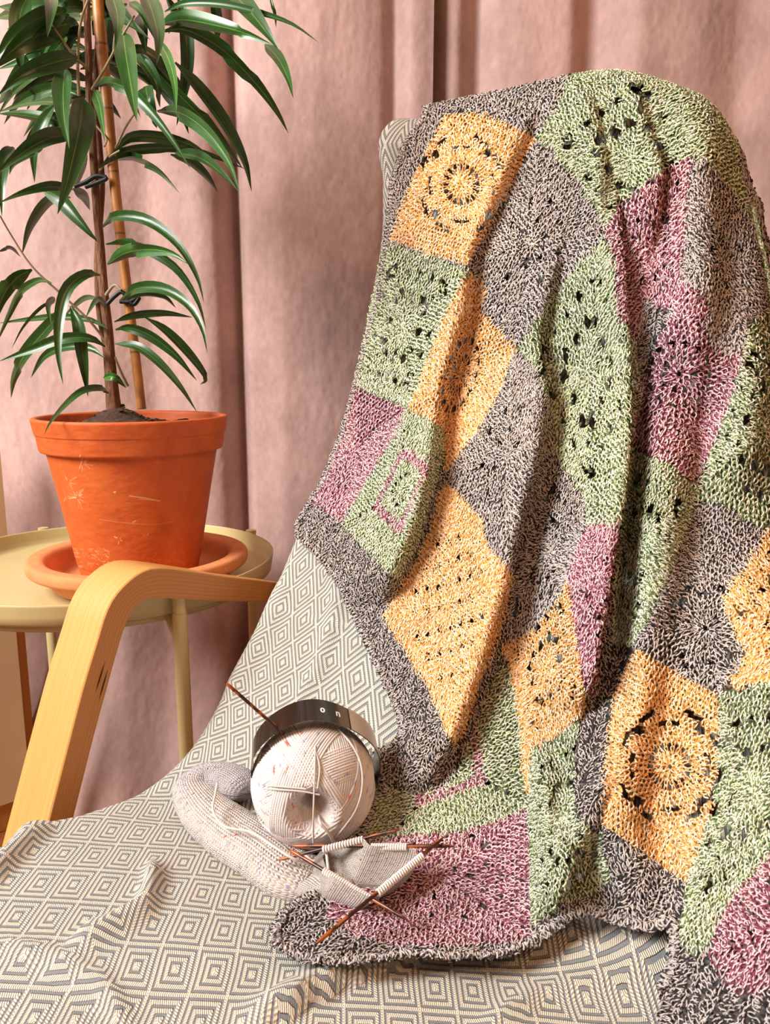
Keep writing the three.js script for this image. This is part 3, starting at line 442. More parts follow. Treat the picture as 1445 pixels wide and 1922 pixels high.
    if (A) { const a = c.find(A[0] - 12, A[1]), b = c.find(A[0] + 12, A[1]), rr = a && b ? c.pos(...a).distanceTo(c.pos(...b)) / 24 * A[2] : 0.07, nr = Math.round(rr * ROUND / SIZE / 0.84); for (let k = 0; k < nr; k++) { const q = (k + 0.5) / nr * ROUND, n = Math.max(5, Math.round(q * rr * 6.2832 / SIZE)); for (let i = 0; i < n; i++) { const th = (i + 0.3 * r() + (k % 2) * 0.5) / n * 6.2832; put(q * Math.cos(th), q * Math.sin(th), Math.cos(th), Math.sin(th), undefined, true); } } }
    for (let k = 0; k < rounds * 1.7; k++) {
      const q = (k + 0.5) / rounds;
      if (q < circ) { const n = Math.max(5, Math.round(q * 6.28 * (lu + lv) / 2 / SIZE * 0.98)); for (let i = 0; i < n; i++) { const th = (i + 0.3 * r() + (k % 2) * 0.5) / n * 6.2832; put(q * Math.cos(th), q * Math.sin(th), Math.cos(th), Math.sin(th)); } }
      if (q >= circ * 0.72) { for (let e = 0; e < 4; e++) { const len = e % 2 ? lv : lu, n = Math.max(3, Math.round(2 * q * len / SIZE * 1.0)); for (let i = 0; i < n; i++) { const x = ((i + 0.5 + 0.25 * (r() - 0.5)) / n * 2 - 1) * q; const [u, v, du, dv] = [[x, -q, 0, -1], [q, x, 1, 0], [-x, q, 0, 1], [-q, -x, -1, 0]][e]; if (q < circ && Math.hypot(u, v) < circ) continue; put(u + (r() - 0.5) * 0.2 / rounds, v + (r() - 0.5) * 0.2 / rounds, du, dv); } } }
    }
    flush('crochet_stitches', L, geos[p.k], m); flush('pink_stitches', LP, geos.b, m);
  });
  {
    const m = part('crochet_border', sheet(border), sheetMat.k, B), L = [], LG = []; m.userData.label = 'charcoal grey crocheted joining border and hem';
    const sides = [...side.values()].filter((q) => q.cells.length > 12).map((q) => ({ q, has: new Set(q.cells), L: [], m: tag(part('crochet_square', sheet(q), sheetMat[q.k], B), COLOR[q.k] + ' crocheted square') }));
    const has = new Set(border.cells), hasTop = new Set(P[1].cells);
    for (let t = c.t0; t < c.t0 + c.nt * c.dt; t += SIZE * 0.9) for (let s = c.s0; s < c.s0 + c.ns * c.ds; s += SIZE * 0.96) {
      const ss = s + (r() - 0.5) * 0.003, tt = t + (r() - 0.5) * 0.003, k = Math.floor((tt - c.t0) / c.dt) * w + Math.floor((ss - c.s0) / c.ds);
      if (has.has(k)) { const fan = Math.sin(s * 260) * 0.9; place(L, ss, tt, fan, 1, SIZE * lerp(1.2, 0.95, sstep(TL * 0.3, TL * 0.62, tt)), tint('k')); }
      else if (sides.some((z) => z.has.has(k) && (place(z.L, ss, tt, 0.1, 1, SIZE * 1.12, tint(z.q.k)), true))) continue;
      else if (tt < tTopRoll + 0.03 && hasTop.has(k)) place(LG, ss, tt, 0.2, 1, SIZE * 1.1, tint('g'));
    }
    // hem: shells pointing out along the free edge
    for (let i = 0; i < 46; i++) { const [ax, ay] = OUTER[i], [bx, by] = OUTER[i + 1], n = Math.max(1, Math.round(Math.hypot(bx - ax, by - ay) / 6)); for (let q = 0; q < n; q++) { const x = lerp(ax, bx, q / n), y = lerp(ay, by, q / n), l = Math.hypot(bx - ax, by - ay), nx = (by - ay) / l, ny = -(bx - ax) / l, cx = x + nx * 4, cy = y + ny * 4, a = c.find(cx, cy), b = c.find(cx - nx * 6, cy - ny * 6); if (a && b) for (let z = 0; z < 2; z++) place(L, a[0] + (r() - 0.5) * 0.002, a[1] + (r() - 0.5) * 0.002, b[0] - a[0] + (r() - 0.5) * 0.003, b[1] - a[1] + (r() - 0.5) * 0.003, SIZE * 1.15, tint('k'), 0.001); } }
    for (const z of sides) flush('crochet_stitches', z.L, geos[z.q.k], z.m);
    flush('crochet_stitches', L, geos.k, m); flush('green_stitches', LG, geos.g, B.children[1]);
  }
  console.log('squares', P.map((p) => p.cells.length).join(' '), 'border', border.cells.length);
  seat(B, chair(0.3, 0.3, 0.4));
}
// ------------------------------------------------------------------ side table, saucer
const TC = V(-0.375, 0, -1.033), PC = V(-0.312, 0, -0.99);
{
  const g = thing('side_table', 'round pale yellow metal tray table holding the potted plant', 'table');
  const enamel = phys({ color: new THREE.Color(0.56, 0.46, 0.22), roughness: 0.38, clearcoat: 0.3, clearcoatRoughness: 0.35 });
  part('tray', lathe([[0, 0.5], [0.2, 0.5], [0.2145, 0.501], [0.2195, 0.5055], [0.2205, 0.512], [0.2222, 0.523], [0.2232, 0.5252], [0.2244, 0.5246], [0.2243, 0.5222], [0.2226, 0.511], [0.2212, 0.5025], [0.2155, 0.4985], [0.2, 0.4975], [0, 0.4975]], 128).translate(TC.x, 0, TC.z), enamel, g);
  part('support_ring', new THREE.TorusGeometry(0.2, 0.005, 10, 96).rotateX(Math.PI / 2).translate(TC.x, 0.4925, TC.z), enamel, g);
  part('floor_ring', new THREE.TorusGeometry(0.228, 0.007, 10, 96).rotateX(Math.PI / 2).translate(TC.x, 0.008, TC.z), enamel, g);
  for (const a of [51, 135, 229, 317]) {
    const x = TC.x + 0.2335 * Math.cos(a * Math.PI / 180), z = TC.z + 0.2335 * Math.sin(a * Math.PI / 180), cx = TC.x - x, cz = TC.z - z;
    const l = part('leg', new THREE.CylinderGeometry(0.0082, 0.0082, 0.5, 20).translate(x, 0.254, z), enamel, g);
    part('cap', new THREE.CylinderGeometry(0.0078, 0.0074, 0.022, 20).translate(x, 0.515, z), enamel, l);
    part('bracket', taperTube([V(x, 0.475, z), V(x + cx * 0.06, 0.484, z + cz * 0.06), V(x + cx * 0.13, 0.4925, z + cz * 0.13)], (b) => 0.009 - 0.004 * b, 8, 8), enamel, l);
  }
  seat(g, V(TC.x, 0, TC.z));
}
function potClay() {                                                  // terracotta with lime marks; u = 0.5 faces the room, v runs up the pot
  const W = 2048, H = 512, cv = document.createElement('canvas'); cv.width = W; cv.height = H; const x = cv.getContext('2d'), r = rng(17);
  x.fillStyle = 'rgb(198,90,30)'; x.fillRect(0, 0, W, H);
  const UVp = (px, py) => { const d = dir(px, py); let best = null; for (let k = 0.8; k < 1.1; k += 0.0015) { const x = d.x * k - PC.x, y = CAM.y + d.y * k, z = d.z * k - PC.z, e = Math.abs(Math.hypot(x, z) - lerp(0.0715, 0.1015, (y - 0.515) / 0.157)); if (!best || e < best[0] - 1e-5) best = [e, Math.atan2(x, z), y]; if (best[0] < 0.0012 && e > best[0] + 0.004) break; } return [(0.5 + best[1] / 6.2832) * W, (1 - clamp((best[2] - 0.5125) / 0.2, 0, 1)) * H]; };
  for (let i = 0; i < 700; i++) { x.fillStyle = ['rgba(120,50,18,0.05)', 'rgba(240,150,90,0.05)', 'rgba(170,70,30,0.06)'][i % 3]; x.beginPath(); x.ellipse(r() * W, r() * H, 20 + 90 * r(), 8 + 40 * r(), r() * 3, 0, 6.3); x.fill(); }
  for (let i = 0; i < 5000; i++) { x.fillStyle = i % 2 ? 'rgba(110,45,20,0.25)' : 'rgba(240,170,120,0.2)'; x.fillRect(r() * W, r() * H, 1 + 2 * r(), 1 + 2 * r()); }
  x.lineCap = 'round';
  const mark = (pts, w, a) => { for (let q = 0; q < 3; q++) { x.strokeStyle = `rgba(236,200,180,${a * (0.5 + 0.5 * r())})`; x.lineWidth = w * (0.5 + r()); x.beginPath(); pts.forEach(([px, py], i) => { const [u, v] = UVp(px + (r() - 0.5) * 2, py + (r() - 0.5) * 2); if (i) x.lineTo(u, v); else x.moveTo(u, v); }); x.stroke(); } };
  const star = (cx, cy, n, l, a) => { for (let i = 0; i < n; i++) { const th = r() * 6.28, q = l * (0.4 + 0.6 * r()); mark([[cx + 4 * Math.cos(th), cy + 4 * Math.sin(th)], [cx + q * Math.cos(th), cy + q * Math.sin(th)]], 1.6, a); } };
  star(146, 934, 16, 24, 0.5); star(128, 905, 6, 18, 0.4); mark([[243, 931], [268, 934], [300, 941]], 3.5, 0.6); mark([[262, 937], [290, 939]], 2, 0.5); mark([[215, 924], [217, 924]], 3, 0.9); star(222, 1012, 6, 10, 0.6); star(275, 1008, 4, 9, 0.4); mark([[248, 981], [255, 977]], 2, 0.7);
  star(155, 870, 7, 20, 0.35); mark([[158, 852], [150, 880]], 2, 0.5); mark([[118, 918], [124, 934], [120, 942]], 2, 0.5); mark([[186, 975], [290, 984], [330, 978]], 1.2, 0.3);
  for (let i = 0; i < 70; i++) { const px = lerp(140, 205, r()), py = lerp(1028, 1062, r()); mark([[px, py], [px + 6 * r(), py + 4 * r()]], 2.4, 0.25); }
  for (let i = 0; i < 40; i++) { const px = lerp(270, 345, r()), py = lerp(1035, 1062, r()); mark([[px, py], [px + 6 * r(), py + 4 * r()]], 2.4, 0.15); }
  const t = new THREE.CanvasTexture(cv); t.colorSpace = THREE.SRGBColorSpace; return t;
}
{
  const s = part('saucer', lathe(bevelProfile([[0, 0.5025], [0.099, 0.5025], [0.104, 0.5025], [0.119, 0.522], [0.1355, 0.525], [0.1355, 0.541], [0.112, 0.5405], [0.105, 0.516], [0.095, 0.5115], [0, 0.5115]], 0.009, 6), 120), mat({ color: 0xffffff, map: tex(512, 256, (u, v) => { const k = 0.95 + 0.14 * (fbm(u * 30, v * 12) - 0.5) + 0.08 * (vnoise(u * 200, v * 120) - 0.5); return [0.87 * k, 0.56 * k, 0.35 * k]; }), roughness: 0.85 }), scene);
  s.name = 'saucer'; s.position.set(PC.x, 0, PC.z); tag(s, 'pale terracotta saucer under the flower pot on the yellow table', 'saucer');
}

// ------------------------------------------------------------------ potted plant
{
  const g = thing('potted_plant', 'tall narrow-leaved fig plant in a weathered terracotta pot tied to a bamboo stake', 'plant');
  const PZ = PC.z, atZ = (px, py, z) => { const d = dir(px, py); return d.multiplyScalar(z / d.z).add(CAM); };
  const potMat = mat({ color: 0xffffff, map: potClay(), roughness: 0.6, bumpMap: tex(256, 256, (u, v) => fbm(u * 60, v * 40), false), bumpScale: 0.0006 });
  const pot = part('pot', lathe(bevelProfile([[0, 0.5125], [0.069, 0.5125], [0.0715, 0.515, 0.002], [0.1015, 0.672], [0.1085, 0.672, 0.003], [0.1118, 0.6925, 0.001], [0.1128, 0.6935, 0.001], [0.1165, 0.7125, 0.004], [0.108, 0.7125, 0.004], [0.098, 0.655], [0.075, 0.53], [0, 0.53]], 0.0025, 5), 128).rotateY(Math.PI).translate(PC.x, 0, PC.z), potMat, g);
  { const P = pot.geometry.attributes.position, U = pot.geometry.attributes.uv; for (let i = 0; i < P.count; i++) U.setY(i, clamp((P.getY(i) - 0.5125) / 0.2, 0.002, 0.998)); }
  const chips = []; const cr = rng(31);
  const soilMat = mat({ color: 0xffffff, map: tex(256, 256, (u, v) => { const n = fbm(u * 30, v * 30, 30); return [0.14 + 0.22 * n, 0.09 + 0.16 * n, 0.06 + 0.12 * n]; }), roughness: 1 });
  const stemFoot = atZ(212, 776, PZ), mound = (x, z) => 0.024 * Math.exp(-((x - stemFoot.x - 0.006) ** 2 + (z - stemFoot.z) ** 2) / 0.0011);
  const soil = part('soil', gridGeo(64, 40, (a, b) => { const q = b * 0.1045, x = PC.x + q * Math.cos(a * 6.2832), z = PC.z + q * Math.sin(a * 6.2832); return V(x, 0.7 + mound(x, z) + 0.006 * (fbm(x * 90, z * 90) - 0.5), z); }, (a, b) => [a * 3, b]), soilMat, g);
  for (let i = 0; i < 70; i++) { const q = 0.1 * Math.sqrt(cr()), a = cr() * 6.28, x = PC.x + q * Math.cos(a), z = PC.z + q * Math.sin(a), e = 0.0015 + 0.003 * cr(); chips.push(new THREE.IcosahedronGeometry(e, 0).scale(1.6, 0.7, 1).rotateY(cr() * 6).translate(x, 0.7015 + mound(x, z), z)); }
  const ch = part('soil_crumbs', mergeGeometries(chips), soilMat, soil); ch.userData.kind = 'stuff';
  const bark = mat({ color: 0xffffff, roughness: 0.85, map: tex(128, 512, (u, v) => { const n = fbm(u * 14, v * 22), l = vnoise(u * 24, v * 120); const k = 0.75 + 0.5 * n * l + 0.1 * n; return [0.47 * k, 0.31 * k, 0.2 * k]; }), bumpMap: tex(128, 512, (u, v) => fbm(u * 14, v * 40), false), bumpScale: 0.002 });
  const cane = mat({ color: 0xffffff, roughness: 0.45, map: tex(64, 1024, (u, v) => { const q = (v * 7) % 1, nd = sstep(0.03, 0.0, Math.min(q, 1 - q)), k = 0.92 + 0.2 * (fbm(u * 8, v * 40) - 0.5) - 0.35 * nd; return [0.72 * k, 0.47 * k, 0.22 * k]; }) });
  const way = (pts, z0, z1) => pts.map(([x, y], i) => atZ(x, y, PZ + lerp(z0, z1, i / (pts.length - 1))));
  part('stem', taperTube(way([[216, 778], [208, 690], [203, 620], [196, 560], [188, 460], [181, 380], [177, 320], [173, 250], [168, 180], [166, 100], [163, 20], [160, -60]], 0, 0.0), (b, a) => 0.0062 + 0.003 * Math.exp(-b * 14) - 0.0026 * b, 90, 12), bark, g);
  part('stem', taperTube(way([[207, 772], [199, 650], [188, 590], [183, 500], [186, 430], [191, 350], [187, 280], [180, 200], [181, 120], [186, 40], [190, -60]], -0.012, -0.012), (b) => 0.0048 - 0.002 * b, 80, 10), bark, g);
  part('stake', taperTube(way([[266, 768], [252, 650], [238, 540], [219, 380], [207, 260], [197, 150], [188, 60], [181, -40]], 0.004, -0.004), (b) => 0.0056 + 0.0012 * b, 60, 12), cane, g);
  const thin = mat({ color: new THREE.Color(0.30, 0.24, 0.13), roughness: 0.8 });
  for (const [pts, z1, r] of [[[[200, 642], [166, 600], [115, 552], [60, 500], [20, 440], [0, 405]], 0.06, 0.0016], [[[172, 138], [140, 105], [110, 65], [93, 40]], 0.05, 0.0016], [[[170, 172], [196, 130], [225, 75], [252, 30]], 0.05, 0.0018], [[[214, 284], [235, 240], [258, 205]], 0.03, 0.0016], [[[187, 320], [205, 295], [225, 282]], 0.03, 0.0016], [[[180, 235], [200, 262], [196, 275]], 0.02, 0.0014], [[[240, 725], [228, 700], [216, 670]], 0.01, 0.002], [[[148, 180], [146, 110], [152, 40], [165, 0]], 0.04, 0.002], [[[194, 560], [215, 535], [228, 545]], 0.03, 0.0022]]) part('twig', taperTube(way(pts, 0, z1), (b) => r * (1 - 0.4 * b), 24, 7), thin, g);
  const strap = mat({ color: 0x0c1512, roughness: 0.5 });
  for (const pts of [[[140, 350], [160, 342], [182, 330], [200, 334], [182, 343], [160, 351]], [[200, 572], [215, 556], [228, 548], [240, 560], [250, 572], [262, 556], [244, 566], [225, 566]]]) part('tie', tube(way(pts, 0.012, 0.012), 0.0026, 40, 7), strap, g);
  // leaves: [way in a 2.343-times enlargement: base .. tip], width there, turn about the midrib, tone
  const Lw = [
    [[450, 1000, 500, 955, 640, 970, 780, 1075, 870, 1230, 897, 1335], 46, .3], [[472, 1163, 560, 1110, 680, 1098, 770, 1120, 832, 1166], 58, -.2, 1.5], [[465, 1075, 560, 1070, 660, 1100, 780, 1180, 870, 1320, 908, 1452], 40, .5], [[530, 1320, 600, 1270, 720, 1272, 830, 1345, 890, 1450, 912, 1558], 48, .2], [[560, 1315, 640, 1296, 720, 1310, 775, 1356], 26, .6],
    [[503, 1415, 580, 1388, 720, 1376, 850, 1396], 34, .2], [[636, 1395, 720, 1450, 830, 1560, 905, 1665, 880, 1692], 42, .4], [[508, 1450, 570, 1442, 660, 1475, 770, 1560, 868, 1676], 46, .3], [[505, 1512, 600, 1525, 690, 1590, 790, 1700, 868, 1815], 40, .5], [[455, 1662, 500, 1658, 556, 1706], 34, 0, 2.4],
    [[480, 1730, 440, 1708, 360, 1722, 270, 1800, 215, 1870, 194, 1915], 30, .4], [[458, 1572, 400, 1535, 300, 1525, 200, 1565, 135, 1662], 44, .3], [[462, 1525, 400, 1490, 280, 1490, 150, 1535, -10, 1592], 46, .2], [[472, 1445, 400, 1410, 260, 1395, 130, 1405, -10, 1422], 32, .3], [[310, 1345, 345, 1420, 365, 1560, 387, 1745], 56, .2], [[300, 1340, 220, 1430, 110, 1560, 60, 1660, 48, 1752], 58, .4], [[440, 1210, 380, 1205, 300, 1265, 262, 1400, 258, 1560, 278, 1695], 50, .1, 1.2],
    [[240, 1315, 170, 1360, 100, 1440, 50, 1535], 14, .2], [[228, 1245, 170, 1235, 90, 1285, 40, 1380, -20, 1520], 34, .3], [[140, 1185, 70, 1225, 10, 1310, -20, 1420], 66, -.3, 1.3], [[240, 1308, 210, 1350, 226, 1440], 28, .2], [[-10, 1108, 40, 1090, 92, 1130], 18, .3], [[435, 1312, 370, 1315, 280, 1392], 26, .3], [[465, 1330, 420, 1330, 375, 1400], 28, .6],
    [[180, 828, 260, 870, 340, 960, 400, 1030, 432, 1068], 62, .3], [[320, 832, 220, 822, 100, 850, -10, 895], 40, .4], [[310, 868, 220, 885, 140, 990, 96, 1122], 46, .5], [[322, 830, 370, 860, 396, 925], 44, .3], [[365, 432, 350, 560, 300, 780, 252, 945], 100, -.2, 1.3], [[312, 590, 200, 615, 90, 680, -20, 770], 68, .3], [[322, 580, 240, 540, 130, 512, -10, 500], 46, .4], [[332, 492, 240, 450, 120, 455, -10, 495], 36, .5], [[342, 418, 260, 392, 160, 415, 50, 470], 50, .2],
    [[242, 462, 190, 540, 155, 640, 152, 805], 46, .5], [[190, 640, 120, 680, 60, 725, 40, 770], 40, .3], [[60, 648, 25, 700, 10, 800, 10, 960], 54, .2], [[350, 275, 260, 255, 120, 268, -10, 305], 40, .4], [[340, 252, 220, 280, 100, 330, -10, 420], 76, .1, 1.1], [[310, 100, 180, 140, 80, 200, -20, 300], 100, .2, 1.2], [[292, 40, 180, 100, 60, 170, -20, 260], 90, .3], [[216, -30, 220, 40, 208, 165], 60, .1, 1.2], [[130, -30, 90, 60, 84, 200, 97, 335], 78, .2], [[140, 60, 70, 62, -20, 80], 46, .3], [[305, 150, 230, 240, 170, 330, 118, 390], 70, .4],
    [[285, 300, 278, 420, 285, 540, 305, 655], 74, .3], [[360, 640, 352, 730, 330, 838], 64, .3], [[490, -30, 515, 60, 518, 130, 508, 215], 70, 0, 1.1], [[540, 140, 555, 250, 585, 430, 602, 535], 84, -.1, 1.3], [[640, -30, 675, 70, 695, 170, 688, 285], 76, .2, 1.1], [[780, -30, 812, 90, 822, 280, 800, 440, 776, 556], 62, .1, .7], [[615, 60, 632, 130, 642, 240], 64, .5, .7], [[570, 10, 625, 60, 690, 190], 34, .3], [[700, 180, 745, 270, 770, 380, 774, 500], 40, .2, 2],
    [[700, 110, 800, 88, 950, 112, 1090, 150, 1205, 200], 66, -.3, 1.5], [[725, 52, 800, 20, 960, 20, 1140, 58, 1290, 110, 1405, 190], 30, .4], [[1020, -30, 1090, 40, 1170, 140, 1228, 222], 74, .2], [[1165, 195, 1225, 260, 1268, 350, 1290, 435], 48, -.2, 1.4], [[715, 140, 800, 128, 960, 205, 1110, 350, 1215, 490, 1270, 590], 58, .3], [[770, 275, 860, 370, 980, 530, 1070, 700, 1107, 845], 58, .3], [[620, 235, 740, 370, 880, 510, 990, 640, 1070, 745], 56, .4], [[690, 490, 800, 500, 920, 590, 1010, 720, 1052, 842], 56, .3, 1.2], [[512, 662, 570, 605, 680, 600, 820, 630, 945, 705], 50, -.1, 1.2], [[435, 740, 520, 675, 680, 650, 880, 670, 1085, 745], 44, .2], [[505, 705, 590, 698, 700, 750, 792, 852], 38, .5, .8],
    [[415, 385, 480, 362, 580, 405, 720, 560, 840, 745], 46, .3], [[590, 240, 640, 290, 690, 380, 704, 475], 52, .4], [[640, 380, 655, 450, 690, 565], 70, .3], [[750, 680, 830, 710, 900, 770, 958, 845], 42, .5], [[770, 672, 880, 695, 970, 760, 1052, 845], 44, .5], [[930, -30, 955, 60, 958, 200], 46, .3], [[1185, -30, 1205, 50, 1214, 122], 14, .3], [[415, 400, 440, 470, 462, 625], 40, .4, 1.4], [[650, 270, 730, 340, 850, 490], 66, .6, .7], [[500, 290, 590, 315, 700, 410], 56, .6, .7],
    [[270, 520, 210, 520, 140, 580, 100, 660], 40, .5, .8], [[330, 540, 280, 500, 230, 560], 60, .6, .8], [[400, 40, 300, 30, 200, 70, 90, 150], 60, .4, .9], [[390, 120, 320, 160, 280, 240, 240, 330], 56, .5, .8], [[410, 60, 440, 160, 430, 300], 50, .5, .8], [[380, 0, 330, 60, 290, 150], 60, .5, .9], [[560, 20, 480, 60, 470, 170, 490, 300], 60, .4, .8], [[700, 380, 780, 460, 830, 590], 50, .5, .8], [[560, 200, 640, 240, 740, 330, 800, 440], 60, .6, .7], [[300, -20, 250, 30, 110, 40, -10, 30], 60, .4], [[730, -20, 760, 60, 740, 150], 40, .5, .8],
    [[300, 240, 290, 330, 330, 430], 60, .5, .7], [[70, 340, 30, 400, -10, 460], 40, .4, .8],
  ];
  { const xr = rng(23); for (let i = 0; i < 30; i++) { const bx = 350 + 120 * (xr() - 0.5), by = -40 + 560 * xr(), sg = i % 3 ? -1 : 1, L = 200 + 180 * xr(), dn = 60 + 150 * xr(); Lw.push([[bx, by, bx + sg * L * 0.3, by - 20, bx + sg * L * 0.65, by + dn * 0.3, bx + sg * L * 0.9, by + dn], 34 + 20 * xr(), 0.3 + 0.3 * xr(), 0.8 + 0.15 * xr()]); } }
  const lr = rng(9), leafTex = tex(128, 512, (u, v) => { const x = Math.abs(u - 0.5) * 2, mid = sstep(0.09, 0.03, x), edge = sstep(0.93, 0.99, x), vein = sstep(0.75, 1, 0.5 + 0.5 * Math.sin((v * 60 - x * 5) * 6.28)) * 0.1, k = 0.9 + 0.25 * (fbm(u * 6, v * 14) - 0.5) + vein; return [lerp(0.165, 0.5, Math.max(mid * 0.75, edge * 0.6)) * k, lerp(0.345, 0.62, Math.max(mid * 0.75, edge * 0.6)) * k, lerp(0.12, 0.3, Math.max(mid * 0.75, edge * 0.6)) * k]; });
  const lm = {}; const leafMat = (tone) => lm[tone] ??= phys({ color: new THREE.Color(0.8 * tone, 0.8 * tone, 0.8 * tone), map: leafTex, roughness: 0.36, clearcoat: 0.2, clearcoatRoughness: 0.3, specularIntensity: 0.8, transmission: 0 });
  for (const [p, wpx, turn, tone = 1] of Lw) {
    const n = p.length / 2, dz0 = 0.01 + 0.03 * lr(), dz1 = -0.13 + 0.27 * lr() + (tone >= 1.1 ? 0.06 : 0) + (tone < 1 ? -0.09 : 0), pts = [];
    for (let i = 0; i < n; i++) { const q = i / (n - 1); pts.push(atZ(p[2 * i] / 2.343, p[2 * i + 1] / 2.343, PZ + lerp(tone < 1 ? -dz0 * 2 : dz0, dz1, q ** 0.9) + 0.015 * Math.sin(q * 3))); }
    const c = spline(pts), NS = 18, fi = turn * (lr() > 0.35 ? 1 : -1) * 1.1, fold = 0.35 + 0.25 * lr(), width = wpx / 2.343 / FOC * 1.0 / Math.cos(fi) * 1.02;
    const P = c.getSpacedPoints(NS), geo = gridGeo(4, NS, (a, b) => {
      const i = Math.round(b * NS), q = P[i], T = c.getTangentAt(b), view = q.clone().sub(CAM).normalize(), side = T.clone().cross(view).normalize(), up = T.clone().cross(side).normalize();
      const W = side.clone().multiplyScalar(Math.cos(fi)).addScaledVector(up, Math.sin(fi)), N = T.clone().cross(W);
      if (N.dot(V(0, 0.8, 0.5)) < 0) N.negate();
      const prof = b < 0.04 ? 0.12 : Math.pow(Math.sin(Math.PI * Math.pow(clamp((b - 0.03) / 0.97, 0, 1), 0.72)), 0.85) * (1 - 0.25 * b), x = (a - 0.5) * 2;
      return q.clone().addScaledVector(W, x * width / 2 * Math.max(prof, b < 0.97 ? 0.05 : 0)).addScaledVector(N, Math.abs(x) * fold * width / 2 * prof);
    });
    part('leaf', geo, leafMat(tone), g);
  }
  seat(g, V(PC.x, 0.5125, PC.z));
}

// ------------------------------------------------------------------ yarn ball with its band
let BALL, BR;
{
  let D = 0.45; const pxc = 588, pyc = 1470, list = [throwCloth, blanket];
  for (; D < 0.9; D += 0.002) {
    const c = at(pxc, pyc, D), r = 115 * D / FOC; let m = 1e9;
    for (const cl of list) for (let k = 0; k < cl.P.length / 3; k += 3) { const x = cl.Q[k * 2], y = cl.Q[k * 2 + 1]; if (x < 380 || x > 800 || y < 1200 || y > 1750 || (cl === blanket && !inPoly(x, y, OUTER))) continue; const d = Math.hypot(cl.P[k * 3] - c.x, cl.P[k * 3 + 1] - c.y, cl.P[k * 3 + 2] - c.z); if (d < m) m = d; }
    if (m < r * 0.985) break;
  }
  BALL = at(pxc, pyc, D); BR = 115 * D / FOC;
  console.log('ball', D.toFixed(3), BALL.toArray().map((x) => x.toFixed(3)).join(' '), BR.toFixed(4));
  const g = thing('yarn_ball', 'ball of pale speckled pink-grey sock yarn with a loose black label band', 'yarn');
  const AX = V(0.06, 0.02, 1).normalize(), q = new THREE.Quaternion().setFromUnitVectors(V(0, 0, 1), AX);
  const fleck = rng(41), base0 = [0.68, 0.63, 0.60], out = (p) => p.applyQuaternion(q).add(BALL);
  const shape = (d) => { const p = Math.acos(clamp(d.z, -1, 1)), dent = sstep(0.5, 0.22, Math.min(p, Math.PI - p)); return BR * (1 - 0.035 * Math.abs(d.z) ** 2) * (1 - 0.8 * dent * dent); };
  // the wound core, dished at both ends
  const core = gridGeo(96, 64, (a, b) => { const th = a * 6.2832, ph = b * Math.PI, d = V(Math.sin(ph) * Math.cos(th), Math.sin(ph) * Math.sin(th), Math.cos(ph)); return out(d.clone().multiplyScalar(shape(d) * 0.965)); }, (a, b) => [a * 8, b * 4]);
  part('core', core, mat({ color: new THREE.Color(0.58, 0.51, 0.47), roughness: 1 }), g);
  const geos = []; const NL = 15;
  for (let k = 0; k < NL; k++) {
    const az = k * 2.399963, tau = 1.15 + 0.12 * Math.sin(k * 1.7), n = V(Math.sin(tau) * Math.cos(az), Math.sin(tau) * Math.sin(az), Math.cos(tau)), lift = 0.95 + 0.052 * k / NL;
    const e1 = V(0, 0, 1).cross(n).normalize(), e2 = n.clone().cross(e1);
    for (let j = -6; j <= 6; j++) {
      const h = j * 0.0405, rr = Math.sqrt(1 - h * h), pts = [], wob = (fleck() - 0.5) * 0.012;
      for (let i = 0; i < 64; i++) { const t = i / 64 * 6.2832, d = n.clone().multiplyScalar(h + wob * Math.sin(t * 2 + j)).addScaledVector(e1, rr * Math.cos(t)).addScaledVector(e2, rr * Math.sin(t)).normalize(); pts.push(out(d.clone().multiplyScalar(shape(d) * (lift + 0.006 * (1 - (j / 8) ** 2))))); }
      const tg = new THREE.TubeGeometry(new THREE.CatmullRomCurve3(pts, true), 90, 0.00118, 5, true), C = new Float32Array(tg.attributes.position.count * 3);
      let cc = base0, mode = 0; const tone = 0.94 + 0.1 * fleck();
      for (let i = 0; i <= 90; i++) { const z = fleck(); cc = z < 0.012 ? [0.75, 0.12, 0.09] : z < 0.03 ? [0.33, 0.3, 0.42] : z < 0.045 ? [0.45, 0.38, 0.32] : z < 0.2 ? [0.76, 0.62, 0.58] : z < 0.3 ? [0.7, 0.68, 0.68] : base0; for (let s = 0; s < 6; s++) C.set(cc.map((x) => x * tone), (i * 6 + s) * 3); }
      tg.setAttribute('color', new THREE.BufferAttribute(C, 3)); geos.push(tg);
    }
  }
  const yarnMat = mat({ vertexColors: true, roughness: 0.95 }), plain = mat({ color: new THREE.Color(0.56, 0.50, 0.46), roughness: 0.95 });
  const wn = part('winding', mergeGeometries(geos), yarnMat, g); wn.userData.kind = 'stuff';
  const on = (px, py, k = 1.015) => { const d = dir(px, py), o = CAM.clone().sub(BALL), a = d.dot(d), b = 2 * d.dot(o), c = o.dot(o) - (BR * k) ** 2, D2 = b * b - 4 * a * c; return CAM.clone().addScaledVector(d, D2 > 0 ? (-b - Math.sqrt(D2)) / 2 / a : -b / 2 / a); };
  for (const [pts, k] of [[[[592, 1400], [591, 1440], [589, 1500], [588, 1540], [588, 1582]], 1.02], [[[472, 1478], [520, 1482], [570, 1486], [600, 1492]], 1.016], [[[471, 1472], [520, 1476], [575, 1481]], 1.016], [[[590, 1402], [600, 1440], [596, 1480]], 1.016]]) part('loose_strand', tube(pts.map(([x, y]) => on(x, y, k)), 0.00075, 30, 6), plain, g);
  part('loose_strand', tube([on(632, 1366, 1.02), on(658, 1395, 1.05), on(676, 1430, 1.06), on(680, 1475, 1.06), on(668, 1520, 1.05), on(640, 1560, 1.03), on(624, 1578, 1.0)], 0.0009, 40, 6), plain, g);
